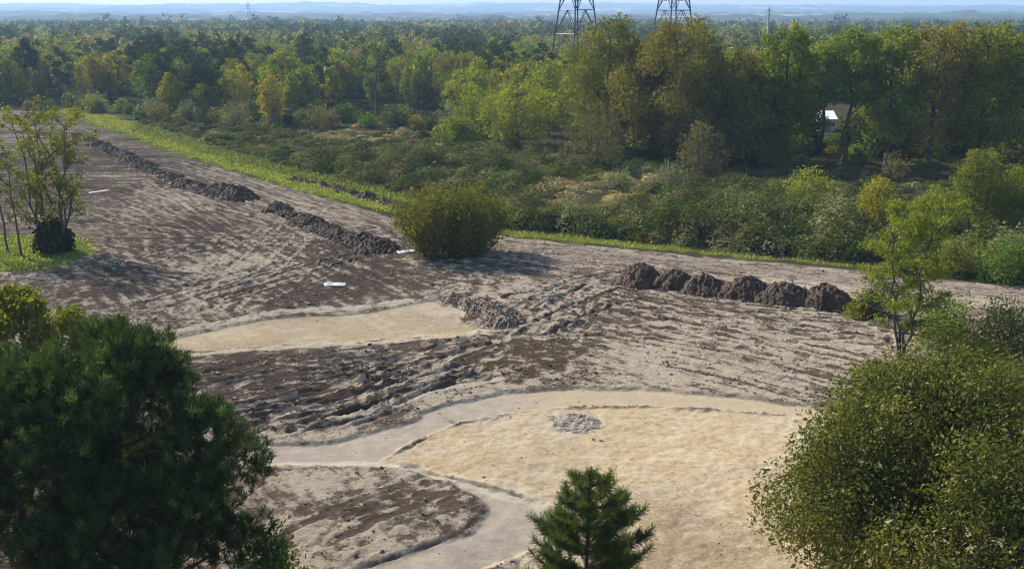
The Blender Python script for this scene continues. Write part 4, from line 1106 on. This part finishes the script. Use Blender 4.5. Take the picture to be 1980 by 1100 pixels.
# ------------------------------------------------------------------ left multi-stem tree with dark ivy, thin trunks beside it
def ash_clump(seed, H, rad, stems, n, leaf):
    rng = np.random.default_rng(seed); mb = MB(); C = []; Rr = []
    for s in range(stems):
        a = s * 2 * math.pi / stems + rng.uniform(-.3, .3); q = rng.uniform(.45, 1.0)
        top = np.array([math.cos(a) * rad * q * .8, math.sin(a) * rad * q * .8, H * rng.uniform(.80, .97)])
        base = np.array([math.cos(a) * .5, math.sin(a) * .5, -.2])
        P, r = limb(rng, base, top, .13, .03, .06, 9); mb.tube(P, r, 6)
        for j in range(3, 9):
            for b in range(2):
                e = P[j] + np.array([rng.normal() * rad * .30, rng.normal() * rad * .30, rng.uniform(.3, 1.4)])
                bp, br = limb(rng, P[j], e, .045, .012, .03, 4); mb.tube(bp, br, 4)
                C.append(e); Rr.append(rng.uniform(.45, .85))
                C.append((P[j] + e) / 2); Rr.append(.4)
    LV = lobe_leaves(rng, np.array(C), np.array(Rr), n, leaf, .55, shell=.1, squash=.9)
    return mb.get(), LV
c = G(105, 488); H = top_z(205, c[1])
root = plant('ash_tree', c[0], c[1], ash_clump(921, H, wid(165, c[1], 8) / 2, 9, 9500, .20), 'ash_leaf', 'bark', 'tall many stemmed tree with thin yellow green leaves and a dark ivy base', 'tree')
IV = shrub(922, 3.3, 1.75, 6500, .24, 12, .75, .5)[1]
link('ivy', make_mesh('ash_tree_ivy', *IV, M['ivy']), root)
for i, (px, py, ty, n, lab) in enumerate([(16, 487, 235, 900, 'thin bare trunk with a few leaves at the left edge of the picture'), (42, 494, 262, 700, 'thin slanting trunk between the left edge and the ivy covered tree'), (-40, 490, 225, 2200, 'leafy thin tree just past the left edge of the picture')]):
    c = G(px, py); H = top_z(ty, c[1])
    sh = broadleaf(930 + i, H, 1.5 if i < 2 else 2.4, .35, n, .2, 16, .4, 'column', 1, .55, -.06 if i < 2 else 0, .1, .11)
    plant('thin_tree', c[0], c[1], sh, 'ash_leaf', 'bark', lab, 'tree', 'thin trees by the ivy covered one')

# ------------------------------------------------------------------ sapling on the right
def sapling(seed, H, rad, stems, n, leaf):
    rng = np.random.default_rng(seed); mb = MB(); C = []; Rr = []
    for s in range(stems):
        a = s * 2 * math.pi / stems + .5; q = .45
        top = np.array([math.cos(a) * rad * q, math.sin(a) * rad * q * .8, H * rng.uniform(.82, .95)])
        P, r = limb(rng, (math.cos(a) * .14, math.sin(a) * .14, -.2), top, .10, .02, .0, 10); mb.tube(P, r, 6)
        for j in range(2, 10):
            for b in range(3):
                sp = rad * (1.0 if j > 2 else .8) * (1.05 - .055 * j)
                ang = rng.uniform(0, 6.28)
                e = P[j] + np.array([math.cos(ang) * sp * rng.uniform(.35, .85), math.sin(ang) * sp * rng.uniform(.35, .85), rng.uniform(.1, .9)])
                bp, br = limb(rng, P[j], e, .035, .008, .06, 5); mb.tube(bp, br, 4)
                if j < 4 and rng.random() < .6: continue
                for t in (.45, .75, 1.0):
                    C.append(P[j] * (1 - t) + e * t); Rr.append(rng.uniform(.28, .55))
    LV = lobe_leaves(rng, np.array(C), np.array(Rr), n, leaf, .5, shell=.1, squash=.8)
    return mb.get(), LV
c = G(1742, 692); H = top_z(372, c[1])
plant('sapling_tree', c[0], c[1], sapling(941, H, wid(255, c[1], 7) / 2, 4, 15000, .155), 'sapling', 'bark', 'slender light green tree with several thin stems right of the soil heaps', 'tree')

# ------------------------------------------------------------------ foreground: big pine on the left
def big_pine(seed, H, rad, n_tuft):
    rng = np.random.default_rng(seed); mb = MB()
    P, r = limb(rng, (0, 0, -.4), (.3, .2, H * .9), .32, .07, 0, 10); mb.tube(P, r, 9)
    C = []; Rr = []
    k = 64
    for i in range(k):
        t = (i + .5) / k
        prof = math.sqrt(max(.03, 1 - (1.16 * t - .2) ** 2))
        a = i * 2.39996 + rng.uniform(-.35, .35)
        q = .45 + .5 * math.sqrt(rng.random()) if i % 4 else rng.uniform(.1, .5)
        lr = rad * rng.uniform(.16, .25)
        C.append([math.cos(a) * (rad - lr) * prof * q / .95, math.sin(a) * (rad - lr) * prof * q / .95, 1.2 + t * (H - 1.2 - lr * .6)]); Rr.append(lr)
        j = int(np.argmin(np.abs(P[:, 2] - C[-1][2] + .45 * math.hypot(C[-1][0], C[-1][1]))))
        bp, br = limb(rng, P[j], C[-1], .085, .025, .05, 6); mb.tube(bp, br, 5)
    C, Rr = np.array(C), np.array(Rr)
    w = Rr ** 2 / (Rr ** 2).sum()
    kk = rng.choice(k, n_tuft, p=w)
    d = unit(rng.normal(size=(n_tuft, 3)) + np.array([0, 0, .25]))
    T = C[kk] + d * Rr[kk][:, None] * rng.uniform(.45, 1.05, (n_tuft, 1)) * np.array([1, 1, .85])
    axis_ = unit(d * .6 + np.array([0, 0, .9]) + rng.normal(size=(n_tuft, 3)) * .3)
    m = 42
    B = np.repeat(T, m, 0) - np.repeat(axis_, m, 0) * rng.uniform(0, .34, (n_tuft * m, 1))
    D = np.repeat(axis_, m, 0) * 1.15 + unit(rng.normal(size=(n_tuft * m, 3)))
    LV = needles(rng, B, D, .26, .017)
    tint = np.ones((len(LV[0]), 4)); tint[:, :3] = np.repeat(np.exp(rng.normal(0, .45, n_tuft)), m * 4)[:, None] * np.array([1.05, 1.0, .9])
    return mb.get(), (*LV, tint)
pc = np.array([-13.9, 34.3])
plant('pine_tree', pc[0], pc[1], big_pine(951, 10.0, 6.6, 7200), 'pine_near', 'bark_pine', 'big dense dark green pine filling the lower left corner', 'tree', None, z=0)
# ------------------------------------------------------------------ young pine bottom centre
def young_pine(seed, H, rad):
    rng = np.random.default_rng(seed); mb = MB(); B = []; D = []
    P = np.stack([np.linspace(0, .15, 10), np.linspace(0, .1, 10), np.linspace(-.3, H - .25, 10)], 1); mb.tube(P, np.linspace(.12, .03, 10), 8)
    def shoot(path, dens, s0=.25):
        n = len(path); seg = np.linalg.norm(np.diff(path, axis=0), axis=1).sum()
        cnt = int(dens * seg)
        u = rng.uniform(s0, 1, cnt) * (n - 1.001); i0 = u.astype(int); f = (u - i0)[:, None]
        Q = path[i0] * (1 - f) + path[i0 + 1] * f; T = unit(path[i0 + 1] - path[i0])
        B.append(Q); D.append(T * .8 + unit(rng.normal(size=(cnt, 3))) * .9)
    shoot(P[6:], 620, 0)
    z = H - .7; lv = 0
    while z > .5:
        L = min(rad, .30 + (H - z) * .46) * rng.uniform(.8, 1.05)
        m = 6 if lv < 2 else 9
        for b in range(m):
            a = b * 2 * math.pi / m + lv * .7 + rng.uniform(-.35, .35); l = L * rng.uniform(.58, 1.15) * (1 + .07 * math.cos(a + .3))
            if rng.random() < .05: continue
            t = np.linspace(0, 1, 7)
            up = .30 if lv < 3 else .36
            path = np.stack([math.cos(a) * l * t ** .9, math.sin(a) * l * t ** .9, z + l * up * t ** 1.6 * 1.5], 1)
            path[:, :2] += np.array([.1, .07])
            mb.tube(path, np.linspace(.04, .012, 7), 5); shoot(path, 300)
            for s in range(4):
                j = 2 + s; a2 = a + rng.choice([-1, 1]) * rng.uniform(.4, .9); l2 = l * rng.uniform(.28, .48)
                sub = path[j] + np.stack([math.cos(a2) * l2 * t, math.sin(a2) * l2 * t, l2 * .75 * t ** 1.4], 1)
                mb.tube(sub, np.linspace(.018, .008, 7), 4); shoot(sub, 300, .1)
        z -= .62; lv += 1
    LV = needles(rng, np.vstack(B), np.vstack(D), .21, .0125)
    print('young pine needles', len(LV[1]))
    return mb.get(), LV
y = 28.5; x = (1130 - CX) / F_PX * depth_at(y, 7); H = top_z(898, y)
plant('pine_tree', x, y, young_pine(961, H, 1.75), 'pine_young', 'bark_pine', 'young green pine with upturned candle branches at the bottom centre', 'tree', None, z=0)
# ------------------------------------------------------------------ big oak bottom right and leaf masses round it
def oak_crown(seed, H, rad, n, leaf, lobes, ry=1.0):
    return broadleaf(seed, H, rad, .06, n, leaf, lobes, .25, 'dome', 1, .5, 0, .45, .3)
y = 35.5; x = (1862 - CX) / F_PX * depth_at(y, 4)
plant('oak_tree', x, y, oak_crown(971, top_z(688, y), 7.7, 180000, .135, 80), 'oak_near', 'bark', 'big dense olive oak filling the lower right corner', 'tree', None, z=0)
y = 29.0; x = (2010 - CX) / F_PX * depth_at(y, 3)
plant('oak_tree', x, y, oak_crown(972, top_z(1035, y), 2.4, 9000, .17, 16), 'oak_near', 'bark', 'small bright leaved oak at the very bottom right corner', 'tree', None, z=0)
y = 50.0; x = (45 - CX) / F_PX * depth_at(y, 5)
plant('chestnut_tree', x, y, oak_crown(973, top_z(548, y), 3.6, 26000, .19, 34), 'chestnut', 'bark', 'yellow green leafy tree at the left edge behind the big pine', 'tree', None, z=0)
y = 35.0; x = (525 - CX) / F_PX * depth_at(y, 2)
plant('bush', x, y, shrub(974, top_z(1012, y) , 1.25, 3600, .14, 16), 'green', 'bark', 'small leafy bush at the right foot of the big pine', 'bush', None, z=0, trunk_name='stems', crown_name='foliage')

# ------------------------------------------------------------------ pylons
def pylon(loc, rz, label, kind='lattice'):
    root = empty('pylon', loc, label, 'pylon', 'lattice pylons of the power line'); root.rotation_euler.z = rz
    H, b = 47.0, 5.45
    hw = lambda z: b * (1 - z / 50.0) if z < 33 else max(.55, b * (1 - 33 / 50.0) - (z - 33) * .09)
    cs = [(1, 1), (-1, 1), (-1, -1), (1, -1)]
    for sx, sy in cs:
        mb = MB(); z = [-.5, 8, 16, 24, 33, 40, H - 2]
        mb.tube([(sx * hw(max(t, 0)), sy * hw(max(t, 0)), t) for t in z], .24, 4)
        link('leg', make_mesh('pylon_leg', *mb.get(), M['steel']), root)
    lv = [0, 8.5, 15.5, 21.3, 26, 30, 33.5, 36.5, 39.5, 42.5, 45]
    mb = MB()
    for z0, z1 in zip(lv[:-1], lv[1:]):
        for i in range(4):
            (ax, ay), (bx, by) = cs[i], cs[(i + 1) % 4]
            A0 = np.array([ax * hw(z0), ay * hw(z0), z0]); B0 = np.array([bx * hw(z0), by * hw(z0), z0])
            A1 = np.array([ax * hw(z1), ay * hw(z1), z1]); B1 = np.array([bx * hw(z1), by * hw(z1), z1])
            if z0 < 26:
                mid = (A1 + B1) / 2
                mb.bar(A0, mid, .11); mb.bar(B0, mid, .11)
                mb.bar((A0 + mid) / 2, (A0 + A1) / 2, .07); mb.bar((B0 + mid) / 2, (B0 + B1) / 2, .07)
            else:
                mb.bar(A0, B1, .09); mb.bar(B0, A1, .09)
            mb.bar(A1, B1, .11)
    link('bracing', make_mesh('pylon_bracing', *mb.get(), M['steel']), root)
    for z, L in ((33.5, 9.5), (38.5, 7.5), (43, 6.0)):
        mb = MB()
        for s in (1, -1):
            for q in (1, -1):
                mb.bar((s * hw(z), q * hw(z), z), (s * L, 0, z + .4), .12); mb.bar((s * hw(z + 2.2), q * hw(z + 2.2), z + 2.2), (s * L, 0, z + .4), .09)
            for t in (.35, .65):
                mb.bar((s * (hw(z) + (L - hw(z)) * t), 0, z + .2), (s * (hw(z) + (L - hw(z)) * t), 0, z + 2.2 * (1 - t) + .4 * t), .06)
            mb.bar((s * L, 0, z + .4), (s * L, 0, z - 1.8), .10)
        link('cross_arm', make_mesh('pylon_arm', *mb.get(), M['steel']), root)
    mb = MB()
    mb.tube([(0, 0, 44), (0, 0, H + 1.5)], .2, 4)
    link('peak', make_mesh('pylon_peak', *mb.get(), M['steel']), root)
    mb = MB(); zz = 24.2; w = hw(zz)
    for sx, sy, lx, ly in ((0, -1, 1.5, .06), (0, 1, 1.5, .06), (1, 0, .06, 1.5), (-1, 0, .06, 1.5)):
        mb.box((sx * w * 1.02, sy * w * 1.02, zz), (lx, ly, .9))
    link('warning_plate', make_mesh('pylon_plate', *mb.get(), M['red_paint']), root)
    return root
def at_dist(px, y): return (px - CX) / F_PX * depth_at(y, 15)
pylon((at_dist(1114, 283), 283, 0), R(38), 'near lattice pylon left of the tall oaks, its legs seen down into the trees')
pylon((at_dist(1301, 300), 300, 0), R(45), 'lattice pylon on the right, rising behind the tallest oak')
pylon((at_dist(481, 2400), 2400, 0), R(20), 'tiny far pylon on the left near the horizon, blue with haze')
def mast(px, y, H, label):
    root = empty('power_pole', (at_dist(px, y), y, 0), label, 'pole')
    mb = MB(); mb.tube([(0, 0, -.3), (0, 0, H * .5), (0, 0, H)], [.42, .36, .26], 8); link('pole', make_mesh('power_pole_pole', *mb.get(), M['concrete'], True), root)
    for dz, L in ((.9, 2.2), (2.4, 1.6)):
        mb = MB(); mb.box((0, 0, H - dz), (L, .18, .2)); link('cross_arm', make_mesh('power_pole_arm', *mb.get(), M['concrete']), root)
mast(1485, 380, 22.5, 'tall pale pole rising above the wood on the right')

# ------------------------------------------------------------------ white buildings behind the trunks
def building(px0, px1, y, eave, pitch, depth, label):
    x0, x1 = at_dist(px0, y), at_dist(px1, y); L = x1 - x0
    root = empty('building', ((x0 + x1) / 2, y, 0), label, 'building', 'white buildings behind the wood')
    mb = MB(); mb.box((0, depth / 2, eave / 2 - .1), (L, depth, eave + .2)); link('wall', make_mesh('building_wall', *mb.get(), M['white_wall']), root)
    rise = depth * math.tan(pitch); mb = MB()
    V = []
    for sx in (-L / 2 - .3, L / 2 + .3):
        V += [(sx, -.4, eave + .02), (sx, depth / 2, eave + .02 + rise * .5), (sx, depth + .4, eave + .02), (sx, depth + .4, eave + .17), (sx, depth / 2, eave + .17 + rise * .5), (sx, -.4, eave + .17)]
    Q = [[0, 1, 7, 6], [1, 2, 8, 7], [2, 3, 9, 8], [3, 4, 10, 9], [4, 5, 11, 10], [5, 0, 6, 11], [0, 5, 4, 1], [1, 4, 3, 2], [6, 7, 10, 11], [7, 8, 9, 10]]
    mb.add(V, Q); link('roof', make_mesh('building_roof', *mb.get(), M['white_roof']), root)
    for t in (-.35, -.1, .2, .38):
        mb = MB(); mb.box((t * L, -.02, eave * .6), (min(1.2, L * .12), .08, eave * .35)); link('window', make_mesh('building_window', *mb.get(), M['dark_glass']), root)
    mb = MB(); mb.box((.05 * L, -.02, 1.05), (1.0, .08, 2.1)); link('door', make_mesh('building_door', *mb.get(), M['concrete']), root)
building(1594, 1626, 196, 2.0, R(24), 5.5, 'low white roofed building glimpsed between the bare trunks')
building(1755, 1842, 238, 3.0, R(22), 7.0, 'farther white roofed building glimpsed high between the trunks on the right')

# ------------------------------------------------------------------ haze
def haze():
    mb = MB(); x0, x1, y0, y1, z0, z1 = -15000, 15000, -420, 15000, -3, 130
    mb.box(((x0 + x1) / 2, (y0 + y1) / 2, (z0 + z1) / 2), (x1 - x0, y1 - y0, z1 - z0))
    m, nt, out = new_mat('haze_air')
    v = nt.nodes.new('ShaderNodeVolumePrincipled')
    v.inputs['Color'].default_value = (*HAZE_COLOR, 1); v.inputs['Density'].default_value = HAZE_DENSITY; v.inputs['Anisotropy'].default_value = 0.2
    nt.links.new(v.outputs[0], out.inputs['Volume'])
    o = link('haze', make_mesh('haze', *mb.get(), m)); tag(o, kind='stuff')
haze()
print('forest near', counts, 'objects', len(bpy.data.objects))
